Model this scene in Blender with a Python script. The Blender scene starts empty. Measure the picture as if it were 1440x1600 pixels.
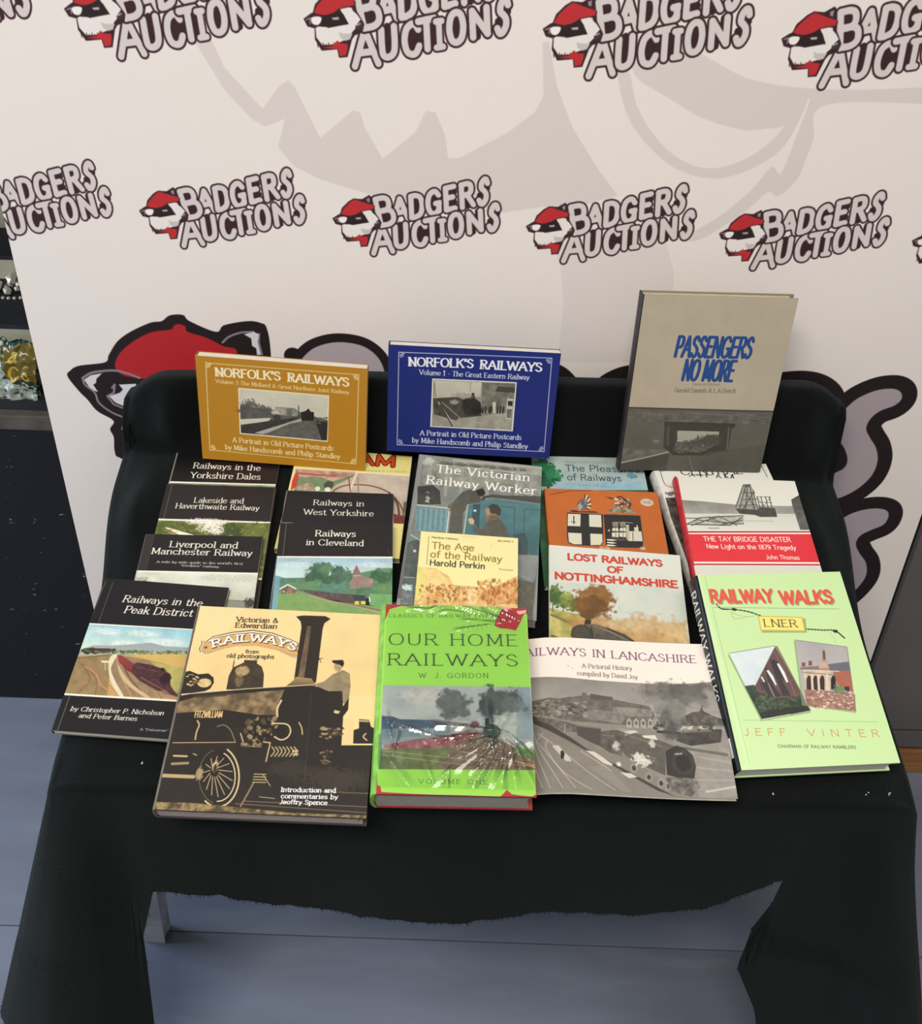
import bpy, bmesh, math, random
import numpy as np
from mathutils import Vector, Matrix

S = bpy.context.scene
C = S.collection
random.seed(4)

# ---------------------------------------------------------------- camera, light, exposure
CAM_H = 1.25
g = np.array([-80.0, 2295.0, 1500.0]); g /= np.linalg.norm(g)       # gravity seen by the lens
Zc = -g
Yc = np.array([0, 0, 1.0]); Yc = Yc - Zc * (Yc @ Zc); Yc /= np.linalg.norm(Yc)
Xc = np.cross(Yc, Zc)
RC = np.array([Xc, Yc, Zc])
FOCAL = 1500.0
EYE = np.array([0, 0, CAM_H])
cam_data = bpy.data.cameras.new('camera')
cam = bpy.data.objects.new('camera', cam_data); C.objects.link(cam)
cam_data.sensor_fit = 'HORIZONTAL'; cam_data.sensor_width = 36.0
cam_data.lens = 36.0 * FOCAL / 1440.0
cam_data.clip_start = 0.02
r_, u_, b_ = RC @ np.array([1, 0, 0]), RC @ np.array([0, -1, 0]), RC @ np.array([0, 0, -1])
cam.matrix_world = Matrix([[r_[i], u_[i], b_[i], EYE[i]] for i in range(3)] + [[0, 0, 0, 1]])
S.camera = cam

world = bpy.data.worlds.new('room_light'); S.world = world
world.use_nodes = True
world.node_tree.nodes['Background'].inputs[0].default_value = (0.98, 0.97, 1.0, 1)
world.node_tree.nodes['Background'].inputs[1].default_value = 0.30


def area(name, loc, size, power, col=(1, 0.96, 0.9), rot=(0, 0, 0)):
    l = bpy.data.lights.new(name, 'AREA'); l.shape = 'RECTANGLE'
    l.size, l.size_y = size; l.energy = power; l.color = col
    o = bpy.data.objects.new(name, l); C.objects.link(o); o.location = loc; o.rotation_euler = rot
    return o


area('ceiling_panel_light', (-0.5, -0.75, 2.6), (1.2, 0.6), 56, (1, 0.94, 0.86))
area('ceiling_panel_light', (0.9, 0.05, 2.65), (1.2, 0.6), 13, (1, 0.94, 0.86))
area('ceiling_panel_light', (0.3, 2.2, 2.65), (1.3, 0.6), 9)
area('left_floor_light', (-2.9, 1.0, 1.0), (1.2, 1.6), 84, (0.62, 0.76, 1.0), (0, math.radians(-90), 0))  # unseen cool lamp, added low on the left to brighten the floor there
S.view_settings.view_transform = 'Standard'
S.view_settings.look = 'None'
S.view_settings.gamma = 1.0
S.view_settings.use_curve_mapping = False
S.view_settings.exposure = 0.10
S.cycles.use_denoising = True


# ---------------------------------------------------------------- maths
def ray(u, v):
    return RC @ np.array([(u - 720.0) / FOCAL, (v - 800.0) / FOCAL, 1.0])


# the sloped top of the bench: normal, two axes, origin
TN = np.array([0.03755698, -0.28002111, 0.95925891])
E1 = np.array([0.99893516, 0.03626092, -0.02852532])
E2 = np.array([-0.02679592, 0.95930877, 0.28108478])
TO = np.array([-0.03320037, 0.24753866, -0.84798487]) + EYE


def TW(x, y, z):
    return TO + E1 * x + E2 * y + TN * z


# ---------------------------------------------------------------- painting flat print (numpy pixels, no files)
def catmull(P, k=7):
    P = np.asarray(P, float)
    if len(P) < 3:
        return P
    closed = np.allclose(P[0], P[-1])
    A = np.vstack([P[-2] if closed else 2 * P[0] - P[1], P, P[1] if closed else 2 * P[-1] - P[-2]])
    out = []
    for i in range(1, len(A) - 2):
        p0, p1, p2, p3 = A[i - 1], A[i], A[i + 1], A[i + 2]
        for t in np.linspace(0, 1, k, endpoint=False):
            out.append(0.5 * ((2 * p1) + (p2 - p0) * t + (2 * p0 - 5 * p1 + 4 * p2 - p3) * t * t + (3 * p1 - p0 - 3 * p2 + p3) * t ** 3))
    out.append(A[-2])
    return np.array(out)


def hexc(c):
    if isinstance(c, str):
        return np.array([int(c[i:i + 2], 16) / 255 for i in (0, 2, 4)], np.float32)
    return np.asarray(c, np.float32)


def vnoise(h, w, cell, seed, octaves=3):
    rng = np.random.RandomState(seed)
    out = np.zeros((h, w), np.float32); amp, tot = 1.0, 0
    for o in range(octaves):
        c = max(1.5, cell / 2 ** o)
        gh, gw = int(h / c) + 3, int(w / c) + 3
        G = rng.rand(gh, gw).astype(np.float32)
        y = np.arange(h) / c; x = np.arange(w) / c
        y0 = y.astype(int); x0 = x.astype(int)
        fy = (y - y0)[:, None]; fx = (x - x0)[None, :]
        fy = fy * fy * (3 - 2 * fy); fx = fx * fx * (3 - 2 * fx)
        a = G[y0][:, x0]; b = G[y0][:, x0 + 1]; c_ = G[y0 + 1][:, x0]; d = G[y0 + 1][:, x0 + 1]
        out += amp * ((a * (1 - fx) + b * fx) * (1 - fy) + (c_ * (1 - fx) + d * fx) * fy)
        tot += amp; amp *= 0.55
    return out / tot


class Canvas:
    def __init__(self, W, H, base):
        self.W, self.H = int(W), int(H)
        self.px = np.empty((self.H, self.W, 3), np.float32); self.px[:] = hexc(base)

    def comp(self, x0, y0, mask, col):
        h, w = mask.shape[:2]
        sub = self.px[y0:y0 + h, x0:x0 + w]
        sub += (col - sub) * mask[..., None]

    def box(self, P, pad=2):
        x0 = int(max(0, math.floor(P[:, 0].min() - pad))); x1 = int(min(self.W, math.ceil(P[:, 0].max() + pad)))
        y0 = int(max(0, math.floor(P[:, 1].min() - pad))); y1 = int(min(self.H, math.ceil(P[:, 1].max() + pad)))
        return x0, y0, x1, y1

    def polymask(self, P, bx):
        x0, y0, x1, y1 = bx; w, h = x1 - x0, y1 - y0
        sub = 3
        acc = np.zeros((h * sub, w + 2), np.float32)
        Q = P - [x0, y0]
        for (ax, ay), (bx_, by) in zip(Q, np.roll(Q, -1, 0)):
            if ay == by:
                continue
            s = 1.0
            if ay > by:
                ax, ay, bx_, by = bx_, by, ax, ay; s = -1.0
            r0 = max(0, math.ceil(ay * sub - 0.5)); r1 = min(h * sub, math.ceil(by * sub - 0.5))
            if r1 <= r0:
                continue
            rr = np.arange(r0, r1)
            xx = ax + ((rr + 0.5) / sub - ay) / (by - ay) * (bx_ - ax)
            xx = np.clip(xx, 0, w)
            ix = xx.astype(int); f = (xx - ix).astype(np.float32)
            np.add.at(acc, (rr, ix), s * (1 - f)); np.add.at(acc, (rr, ix + 1), s * f)
        m = np.abs(np.cumsum(acc, 1))[:, :w]
        return np.clip(m, 0, 1).reshape(h, sub, w).mean(1)

    def image(self, name):
        im = bpy.data.images.new(name, self.W, self.H)
        buf = np.ones((self.H, self.W, 4), np.float32)
        buf[..., :3] = np.clip(self.px[::-1], 0, 1)
        im.pixels.foreach_set(buf.ravel()); im.update(); im.pack()
        return im


class Pen:
    """paints on a canvas in the coordinates of one view of the print"""

    def __init__(self, cv, fn):
        self.cv, self.fn = cv, fn
        self.seed = 11

    def M(self, pts):
        return np.array([self.fn(*p) for p in pts], float)

    def sc(self, x, y):
        a = np.array(self.fn(x, y)); b = np.array(self.fn(x + 2, y)); c = np.array(self.fn(x, y + 2))
        return (np.linalg.norm(b - a) + np.linalg.norm(c - a)) / 4

    def fill(self, pts, c, a=1.0, sm=False, c2=None, tex=None, rough=0, seed=None, horiz=False):
        P = self.M(pts)
        if sm:
            P = catmull(np.vstack([P, P[:1]]))[:-1]
        if rough:
            rng = np.random.RandomState(seed or self.seed); self.seed += 1
            Q = []
            for p, q in zip(P, np.roll(P, -1, 0)):
                n = max(1, int(np.linalg.norm(q - p) / (rough * 2)))
                for i in range(n):
                    Q.append(p + (q - p) * i / n + (rng.rand(2) - 0.5) * 2 * rough * (1 if i else 0.3))
            P = np.array(Q)
        bx = self.cv.box(P)
        if bx[2] <= bx[0] or bx[3] <= bx[1]:
            return
        m = self.cv.polymask(P, bx) * a
        h, w = m.shape
        col = hexc(c)
        if c2 is not None:
            if horiz:
                t = np.linspace(0, 1, w, dtype=np.float32)[None, :, None]
            else:
                t = np.linspace(0, 1, h, dtype=np.float32)[:, None, None]
            col = col * (1 - t) + hexc(c2) * t
            col = np.broadcast_to(col, (h, w, 3))
        if tex:
            n = vnoise(h, w, tex[1], seed or self.seed, 4)[..., None]; self.seed += 1
            col = col * (1 + tex[0] * (n - 0.5) * 2) if len(tex) < 3 else col * (1 - np.clip((n - 0.5) * 3 * tex[0] + 0.5, 0, 1)) + hexc(tex[2]) * np.clip((n - 0.5) * 3 * tex[0] + 0.5, 0, 1)
        self.cv.comp(bx[0], bx[1], m, col)

    def rect(self, x0, y0, x1, y1, c, **k):
        self.fill([(x0, y0), (x1, y0), (x1, y1), (x0, y1)], c, **k)

    def stroke_px(self, P, rx, ry, col, a=1.0):
        a = a * min(1, rx / 0.5) if rx < 0.5 else a
        a = a * min(1, ry / 0.4) if ry < 0.4 else a
        rx, ry = max(rx, 0.5), max(ry, 0.4)
        bx = self.cv.box(P, max(rx, ry) + 2)
        if bx[2] <= bx[0] or bx[3] <= bx[1]:
            return
        D = np.full((bx[3] - bx[1], bx[2] - bx[0]), 1e9, np.float32)
        for p, q in zip(P[:-1], P[1:]):
            sx0 = int(max(bx[0], min(p[0], q[0]) - rx - 2)); sx1 = int(min(bx[2], max(p[0], q[0]) + rx + 3))
            sy0 = int(max(bx[1], min(p[1], q[1]) - ry - 2)); sy1 = int(min(bx[3], max(p[1], q[1]) + ry + 3))
            if sx1 <= sx0 or sy1 <= sy0:
                continue
            X = ((np.arange(sx0, sx1) + 0.5 - p[0]) / rx)[None, :]; Y = ((np.arange(sy0, sy1) + 0.5 - p[1]) / ry)[:, None]
            dx, dy = (q[0] - p[0]) / rx, (q[1] - p[1]) / ry
            L = dx * dx + dy * dy
            t = np.clip((X * dx + Y * dy) / L, 0, 1) if L > 1e-9 else 0
            d = (X - t * dx) ** 2 + (Y - t * dy) ** 2
            sl = D[sy0 - bx[1]:sy1 - bx[1], sx0 - bx[0]:sx1 - bx[0]]
            np.minimum(sl, d, out=sl)
        m = np.clip((1 - np.sqrt(D)) * min(rx, ry) + 0.5, 0, 1) * a
        self.cv.comp(bx[0], bx[1], m, hexc(col))

    def line(self, pts, w, c, a=1.0, sm=False):
        P = self.M(pts)
        if sm:
            P = catmull(P)
        r = w * self.sc(*pts[0]) / 2
        self.stroke_px(P, r, r, c, a)

    def blob(self, x, y, rx, ry, c, a=0.9, rough=0.6, cell=12, soft=0.35, seed=None):
        p = np.array(self.fn(x, y)); k = self.sc(x, y)
        Rx, Ry = rx * k, ry * k
        bx = self.cv.box(np.array([[p[0] - Rx * 1.4, p[1] - Ry * 1.4], [p[0] + Rx * 1.4, p[1] + Ry * 1.4]]), 1)
        if bx[2] <= bx[0] or bx[3] <= bx[1]:
            return
        X = ((np.arange(bx[0], bx[2]) - p[0]) / Rx)[None, :]; Y = ((np.arange(bx[1], bx[3]) - p[1]) / Ry)[:, None]
        n = vnoise(bx[3] - bx[1], bx[2] - bx[0], max(2, cell * k), seed or self.seed, 3); self.seed += 1
        d = np.sqrt(X * X + Y * Y) + (n - 0.5) * rough * 2
        m = np.clip((1 - d) / soft + 0.5, 0, 1) * a
        self.cv.comp(bx[0], bx[1], m, hexc(c) * (1 + (n[..., None] - 0.5) * 0.35))

    def specks(self, x0, y0, x1, y1, n, size, cols, a=0.7, asp=0.6, seed=5):
        rng = np.random.RandomState(seed)
        k = self.sc((x0 + x1) / 2, (y0 + y1) / 2)
        for i in range(n):
            p = np.array(self.fn(x0 + rng.rand() * (x1 - x0), y0 + rng.rand() * (y1 - y0)))
            s = size * k * (0.4 + rng.rand())
            self.stroke_px(np.array([p, p + [s * (rng.rand() - 0.3), s * asp * (rng.rand() - 0.5)]]), s * 0.5, s * asp * 0.5, cols[rng.randint(len(cols))], a)

    def glyph(self, ch, fn, rx, ry, c, a=1.0, serif=0, slant=0):
        for st in strokes(ch):
            P = st[1].copy(); P[:, 0] += P[:, 1] * slant
            Q = np.array([fn(*p) for p in (catmull(P, 5) if st[0] else P)])
            self.stroke_px(Q, rx, ry, c, a)
            if serif:
                for e, nb in ((0, 1), (-1, -2)):
                    p, q = P[e], P[nb]
                    d = p - q
                    if (abs(d[1]) > abs(d[0]) * 1.1 and np.linalg.norm(d) > 0.22 and (not st[0] or False)):
                        half = serif
                        lo = -half
                        if ch in 'nmrpuijhlkbd' and p[1] > 0.5:
                            T = [(p[0] - half, p[1] - 0.02), (p[0], p[1])]
                        else:
                            T = [(p[0] + lo, p[1]), (p[0] + half, p[1])]
                        self.stroke_px(np.array([fn(*t) for t in T]), ry, ry, c, a)

    def text(self, s, p0, p1, cap, c, w=0.12, con=1.0, serif=0.0, slant=0.0, track=0.0, a=1.0, small=None, arc=0.0, shear=0.0):
        """s fitted on the baseline p0-p1, capitals cap high; w pen width, con thin/thick contrast"""
        adv = []
        for i, ch in enumerate(s):
            k = small if (small and ch.islower()) else 1.0
            adv.append(((ADV.get(ch.upper() if (small and ch.islower()) else ch, 0.4)) * k + track))
        tot = sum(adv) - track
        P0 = np.array(self.fn(*p0)); P1 = np.array(self.fn(*p1))
        mx, my = (p0[0] + p1[0]) / 2, (p0[1] + p1[1]) / 2
        up = np.array(self.fn(mx, my - cap)) - np.array(self.fn(mx, my))
        # keep the letters upright on the print
        capl = np.linalg.norm(up)
        ex = (P1 - P0) / tot
        exn = ex / np.linalg.norm(ex)
        ey = np.array([exn[1], -exn[0]]) * capl + exn * capl * shear
        if ey @ up < 0:
            ey = -ey
        r = w * capl / 2
        x = 0.0
        for i, ch in enumerate(s):
            if ch != ' ':
                k = small if (small and ch.islower()) else 1.0
                g_ = ch.upper() if (small and ch.islower()) else ch
                t = (x + adv[i] / 2) / tot * 2 - 1
                off = ey * arc * (1 - t * t)
                th = -arc * 2 * t * 1.0 * capl / (np.linalg.norm(P1 - P0) / 2)
                co, si = math.cos(-th), math.sin(-th)

                def fn(gx, gy, x=x, k=k, off=off, co=co, si=si, hw=adv[i] / 2):
                    v = ex * (gx * k - hw) + ey * gy * k
                    v = np.array([v[0] * co - v[1] * si, v[0] * si + v[1] * co]) if arc else v
                    return P0 + ex * (x + hw) + v + off
                self.glyph(g_, fn, r * k ** 0.5, r * con * k ** 0.5, c, a, serif, slant)
            x += adv[i]


FONT = {
 'A': "84;0,0 42,100 84,0|15,36 69,36", 'B': "72;8,0 8,100|~8,100 42,100 60,90 60,66 42,53 8,53|~8,53 46,53 68,42 68,14 46,0 8,0",
 'C': "86;~80,78 62,98 40,100 14,86 3,50 14,14 40,0 64,2 82,22", 'D': "84;8,0 8,100|~8,100 40,100 70,86 80,50 70,14 40,0 8,0",
 'E': "66;8,0 8,100|8,100 62,100|8,53 52,53|8,0 64,0", 'F': "62;8,0 8,100|8,100 60,100|8,52 50,52",
 'G': "90;~80,80 62,98 40,100 14,86 3,50 14,14 40,0 64,3 80,16|80,8 80,44|58,44 88,44", 'H': "84;8,0 8,100|76,0 76,100|8,53 76,53",
 'I': "26;13,0 13,100", 'J': "46;~36,100 36,30 30,6 16,-4 0,6", 'K': "78;8,0 8,100|72,100 10,44|32,62 76,0", 'L': "62;8,0 8,100|8,0 60,0",
 'M': "100;10,0 12,100|12,100 50,14 88,100|88,100 90,0", 'N': "84;8,0 8,100|8,100 76,0|76,0 76,100",
 'O': "92;~46,100 16,88 4,50 16,12 46,0 76,12 88,50 76,88 46,100", 'P': "68;8,0 8,100|~8,100 44,100 64,90 64,62 44,48 8,48",
 'Q': "92;~46,100 16,88 4,50 16,12 46,0 76,12 88,50 76,88 46,100|54,20 88,-12",
 'R': "76;8,0 8,100|~8,100 44,100 62,90 62,64 44,52 8,52|38,52 74,0", 'S': "66;~58,82 44,98 26,100 8,86 10,66 34,54 56,40 62,20 46,2 24,0 4,16",
 'T': "72;36,0 36,100|2,100 70,100", 'U': "82;~8,100 8,40 14,10 40,0 66,10 74,40 74,100", 'V': "80;0,100 40,0 80,100",
 'W': "116;0,100 30,0 58,94 86,0 116,100", 'X': "80;2,0 76,100|4,100 78,0", 'Y': "76;0,100 38,48|76,100 38,48|38,48 38,0", 'Z': "72;4,100 68,100 4,0 70,0",
 'a': "56;~8,56 24,67 42,62 46,46 46,10 52,0|~46,42 22,38 6,28 6,10 22,-1 44,12", 'b': "62;8,0 8,104|~8,50 26,67 48,60 58,34 48,6 26,-1 8,14",
 'c': "54;~50,52 38,66 22,66 6,52 4,30 10,10 28,-1 50,12", 'd': "62;54,0 54,104|~54,52 36,67 14,60 4,34 14,6 34,-1 54,14",
 'e': "58;~5,36 30,38 54,38 50,56 30,67 10,56 4,34 10,8 30,-1 54,12", 'f': "36;~40,98 28,104 18,92 16,66 16,0|2,66 36,66",
 'g': "60;~54,54 36,67 14,60 6,38 14,16 34,12 54,26|~54,66 54,-8 44,-28 20,-30 6,-20", 'h': "64;8,0 8,104|~8,48 24,64 44,67 54,52 54,0",
 'i': "24;12,0 12,66|12,90 12,93", 'j': "24;~12,66 12,-12 6,-28 -8,-28|12,90 12,93", 'k': "60;8,0 8,104|52,66 10,26|26,40 58,0", 'l': "24;12,0 12,104",
 'm': "98;8,0 8,66|~8,48 22,64 40,66 50,52 50,0|~50,48 66,64 82,66 92,52 92,0", 'n': "64;8,0 8,66|~8,48 24,64 44,67 54,52 54,0",
 'o': "62;~31,67 10,56 4,33 10,10 31,-1 52,10 58,33 52,56 31,67", 'p': "62;8,-30 8,66|~8,50 26,67 48,60 58,34 48,6 26,-1 8,14",
 'q': "62;54,-30 54,66|~54,52 36,67 14,60 4,34 14,6 34,-1 54,14", 'r': "44;8,0 8,66|~8,42 18,60 32,67 42,60",
 's': "50;~44,54 32,66 16,66 6,54 14,40 34,30 46,18 38,2 20,-1 4,10", 't': "38;~16,90 16,20 20,2 32,-1 40,8|2,66 36,66",
 'u': "64;~8,66 8,18 16,0 34,-1 54,18|54,66 54,0", 'v': "56;2,66 28,0 54,66", 'w': "84;2,66 22,0 42,62 62,0 82,66",
 'x': "56;4,0 52,66|4,66 54,0", 'y': "56;~2,66 28,2|~54,66 28,2 18,-24 4,-28", 'z': "52;4,66 46,66 4,0 50,0",
 '0': "62;~31,100 8,80 6,50 8,20 31,0 54,20 56,50 54,80 31,100", '1': "40;10,80 22,100|22,100 22,0", '2': "62;~6,78 18,98 40,100 54,80 44,52 4,0|4,0 58,0",
 '3': "58;~6,84 24,100 46,94 50,72 28,54|~28,54 54,44 54,16 34,0 12,2 2,16", '4': "62;44,0 44,100 4,30 60,30", '5': "58;50,100 12,100|12,100 8,56|~8,56 30,62 52,48 52,16 30,0 4,8",
 '6': "60;~50,92 30,100 10,72 6,36 20,2 44,2 54,26 46,54 24,58 8,40", '7': "58;4,100 56,100|56,100 20,0", '8': "60;~30,54 10,68 12,92 30,100 48,92 50,68 30,54 6,38 8,10 30,0 52,10 54,38 30,54",
 '9': "60;~10,8 30,0 50,28 54,64 40,98 16,98 6,74 14,46 36,42 52,60", '&': "84;~80,0 40,52 20,80 34,100 50,84 40,62 10,36 6,12 26,-2 52,8 74,44", "'": "18;9,100 8,76",
 '"': "34;8,100 8,80|24,100 24,80", '.': "22;9,1 9,4", ',': "22;10,4 6,-14", '-': "38;6,38 32,38", ' ': "34;0,0 0,0", ':': "22;9,4 9,8|9,56 9,60",
}
GL, ADV = {}, {}
for k_, v_ in FONT.items():
    ad, st = v_.split(';')
    ADV[k_] = int(ad) / 100 + 0.13
    L_ = []
    for s_ in st.split('|'):
        L_.append((s_[0] == '~', np.array([[float(t) / 100 for t in p.split(',')] for p in s_.lstrip('~').split()])))
    GL[k_] = L_


def strokes(ch):
    return GL.get(ch, GL['.'])


# ---------------------------------------------------------------- materials
MATS = {}


def mat(name, col, rough=0.6, noise=0.0, nscale=30.0, bump=0.0, bscale=200.0, col2=None, metal=0.0, spec=0.5, sheen=0.0, coat=0.0, stretch=None):
    if name in MATS:
        return MATS[name]
    m = bpy.data.materials.new(name); m.use_nodes = True
    N, L = m.node_tree.nodes, m.node_tree.links
    b = N['Principled BSDF']
    b.inputs['Roughness'].default_value = rough; b.inputs['Metallic'].default_value = metal
    b.inputs['Specular IOR Level'].default_value = spec
    b.inputs['Coat Weight'].default_value = coat
    if sheen:
        b.inputs['Sheen Weight'].default_value = sheen; b.inputs['Sheen Roughness'].default_value = 0.5
    lin = lambda c: tuple(((x / 12.92) if x < 0.04045 else ((x + 0.055) / 1.055) ** 2.4) for x in hexc(c)) + (1,)
    c1 = lin(col); c2 = lin(col2) if col2 is not None else tuple(x * 0.6 for x in c1[:3]) + (1,)
    tc = N.new('ShaderNodeTexCoord'); mp = N.new('ShaderNodeMapping'); L.new(tc.outputs['Object'], mp.inputs[0])
    if stretch:
        mp.inputs['Scale'].default_value = stretch
    nz = N.new('ShaderNodeTexNoise'); nz.inputs['Scale'].default_value = nscale; nz.inputs['Detail'].default_value = 5
    L.new(mp.outputs[0], nz.inputs['Vector'])
    if noise > 0:
        rp = N.new('ShaderNodeValToRGB'); rp.color_ramp.elements[0].color = c2; rp.color_ramp.elements[1].color = c1
        rp.color_ramp.elements[0].position = 0.5 - noise * 0.5; rp.color_ramp.elements[1].position = 0.5 + (1 - noise) * 0.3
        L.new(nz.outputs[0], rp.inputs[0]); L.new(rp.outputs[0], b.inputs['Base Color'])
    else:
        b.inputs['Base Color'].default_value = c1
    if bump > 0:
        n2 = N.new('ShaderNodeTexNoise'); n2.inputs['Scale'].default_value = bscale; n2.inputs['Detail'].default_value = 3
        L.new(mp.outputs[0], n2.inputs['Vector'])
        bp = N.new('ShaderNodeBump'); bp.inputs['Strength'].default_value = bump; bp.inputs['Distance'].default_value = 0.002
        L.new(n2.outputs[0], bp.inputs['Height']); L.new(bp.outputs[0], b.inputs['Normal'])
    MATS[name] = m
    return m


def print_mat(name, image, rough=0.35, coat=0.0, spec=0.28):
    m = bpy.data.materials.new(name); m.use_nodes = True
    N, L = m.node_tree.nodes, m.node_tree.links
    b = N['Principled BSDF']
    t = N.new('ShaderNodeTexImage'); t.image = image; t.extension = 'EXTEND'; t.interpolation = 'Cubic'
    L.new(t.outputs[0], b.inputs['Base Color'])
    b.inputs['Roughness'].default_value = rough; b.inputs['Coat Weight'].default_value = coat * 0.6; b.inputs['Coat Roughness'].default_value = 0.12
    b.inputs['Specular IOR Level'].default_value = spec
    nz = N.new('ShaderNodeTexNoise'); nz.inputs['Scale'].default_value = 25; nz.inputs['Detail'].default_value = 2
    tc = N.new('ShaderNodeTexCoord'); L.new(tc.outputs['Object'], nz.inputs['Vector'])
    bp = N.new('ShaderNodeBump'); bp.inputs['Strength'].default_value = 0.12; bp.inputs['Distance'].default_value = 0.003
    L.new(nz.outputs[0], bp.inputs['Height']); L.new(bp.outputs[0], b.inputs['Normal'])
    return m


# ---------------------------------------------------------------- meshes and objects
def mesh_obj(name, verts, faces, mats, parent=None, smooth=False, uv=None, fmat=None):
    me = bpy.data.meshes.new(name); me.from_pydata([tuple(v) for v in verts], [], faces)
    for m in (mats if isinstance(mats, (list, tuple)) else [mats]):
        me.materials.append(m)
    if uv is not None:
        lay = me.uv_layers.new(name='UVMap')
        for poly in me.polygons:
            for li in poly.loop_indices:
                lay.data[li].uv = uv[me.loops[li].vertex_index]
    if fmat is not None:
        for p, k in zip(me.polygons, fmat):
            p.material_index = k
    if smooth:
        for p in me.polygons:
            p.use_smooth = True
    me.update()
    o = bpy.data.objects.new(name, me); C.objects.link(o)
    if parent is not None:
        o.parent = parent
    return o


def bm_obj(name, bm, mats, parent=None, smooth=False):
    me = bpy.data.meshes.new(name); bm.normal_update(); bm.to_mesh(me); bm.free()
    for m in (mats if isinstance(mats, (list, tuple)) else [mats]):
        me.materials.append(m)
    if smooth:
        for p in me.polygons:
            p.use_smooth = True
    o = bpy.data.objects.new(name, me); C.objects.link(o)
    if parent is not None:
        o.parent = parent
    return o


def add_box(bm, x0, y0, z0, x1, y1, z1, bev=0.0, M=None):
    r = bmesh.ops.create_cube(bm, size=1.0)
    vs = r['verts']
    for v in vs:
        v.co = Vector(((x0 + x1) / 2 + v.co.x * (x1 - x0), (y0 + y1) / 2 + v.co.y * (y1 - y0), (z0 + z1) / 2 + v.co.z * (z1 - z0)))
    if M is not None:
        for v in vs:
            v.co = M @ v.co
    if bev > 0:
        es = list({e for v in vs for e in v.link_edges})
        bmesh.ops.bevel(bm, geom=es, offset=bev, segments=2, affect='EDGES', profile=0.6)


def empty(name, M=None, label=None, cat=None, group=None):
    o = bpy.data.objects.new(name, None); C.objects.link(o)
    o.empty_display_size = 0.05
    if M is not None:
        o.matrix_world = M
    if label:
        o['label'] = label
    if cat:
        o['category'] = cat
    if group:
        o['group'] = group
    return o


def tag(o, label=None, cat=None, group=None, kind=None):
    for k, v in (('label', label), ('category', cat), ('group', group), ('kind', kind)):
        if v:
            o[k] = v
    return o


# ---------------------------------------------------------------- floor and wall
FL = mat('floor_vinyl', '747b8a', 0.45, 0.55, 3.2, 0.15, 60, col2='5b606b', spec=0.45, stretch=(0.6, 2.2, 1))
N, L = FL.node_tree.nodes, FL.node_tree.links
b_ = N['Principled BSDF']
ramp = [n_ for n_ in N if n_.type == 'VALTORGB'][0]
nz2 = N.new('ShaderNodeTexNoise'); nz2.inputs['Scale'].default_value = 2.0; nz2.inputs['Detail'].default_value = 8; nz2.inputs['Distortion'].default_value = 1.2
mp2 = N.new('ShaderNodeMapping'); mp2.inputs['Scale'].default_value = (1.2, 5.0, 1); tc2 = [n_ for n_ in N if n_.type == 'TEX_COORD'][0]
L.new(tc2.outputs['Object'], mp2.inputs[0]); L.new(mp2.outputs[0], nz2.inputs['Vector'])
r2 = N.new('ShaderNodeValToRGB'); r2.color_ramp.elements[0].position = 0.55; r2.color_ramp.elements[1].position = 0.75
mxc = N.new('ShaderNodeMixRGB'); mxc.inputs[2].default_value = (0.27, 0.29, 0.33, 1); L.new(nz2.outputs[0], r2.inputs[0]); 
mfac = N.new('ShaderNodeMath'); mfac.operation = 'MULTIPLY'; mfac.inputs[1].default_value = 0.4
L.new(r2.outputs[0], mfac.inputs[0]); L.new(mfac.outputs[0], mxc.inputs[0]); L.new(ramp.outputs[0], mxc.inputs[1]); L.new(mxc.outputs[0], b_.inputs['Base Color'])
floor = empty('floor'); tag(floor, kind='structure')
bm = bmesh.new(); add_box(bm, -2.5, -1.6, -0.02, 2.5, 3.4, -0.003)
bm_obj('subfloor', bm, mat('joint_dark', '3c414c', 0.8), floor)
base = None
for k, y in enumerate(np.arange(-1.695, 3.3, 0.5)):
    for x0 in (-2.5,):
        if base is None:
            bm = bmesh.new(); add_box(bm, 0, 0.0008, -0.003, 5.0, 0.4992, 0.0, 0.0006)
            base = bm_obj('floor_board', bm, FL, floor); o = base
        else:
            o = bpy.data.objects.new('floor_board', base.data); C.objects.link(o); o.parent = floor
        o.location = (x0, y, 0)
bm = bmesh.new(); add_box(bm, -2.5, 3.4, 0, 2.5, 3.5, 2.7)
wall = tag(bm_obj('wall_back', bm, mat('wall_paint', 'c9c5bd', 0.8, 0.1, 3, 0.1, 120)), kind='structure')

# ---------------------------------------------------------------- roll-up banner
BY = 1.14; BX0, BX1, BZ0, BZ1 = -0.557, 0.647, 0.06, 2.05; BP = 1500.0
bcv = Canvas((BX1 - BX0) * BP, (BZ1 - BZ0) * BP, 'ece4dc')


def bm_xy(u, v):
    r = ray(u, v); t = BY / r[1]; return r[0] * t, CAM_H + r[2] * t


def bpx(X, Z): return ((X - BX0) * BP, (BZ1 - Z) * BP)
def bview(ox, oy, s): return Pen(bcv, lambda x, y: bpx(*bm_xy(ox + x / s, oy + y / s)))


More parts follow.
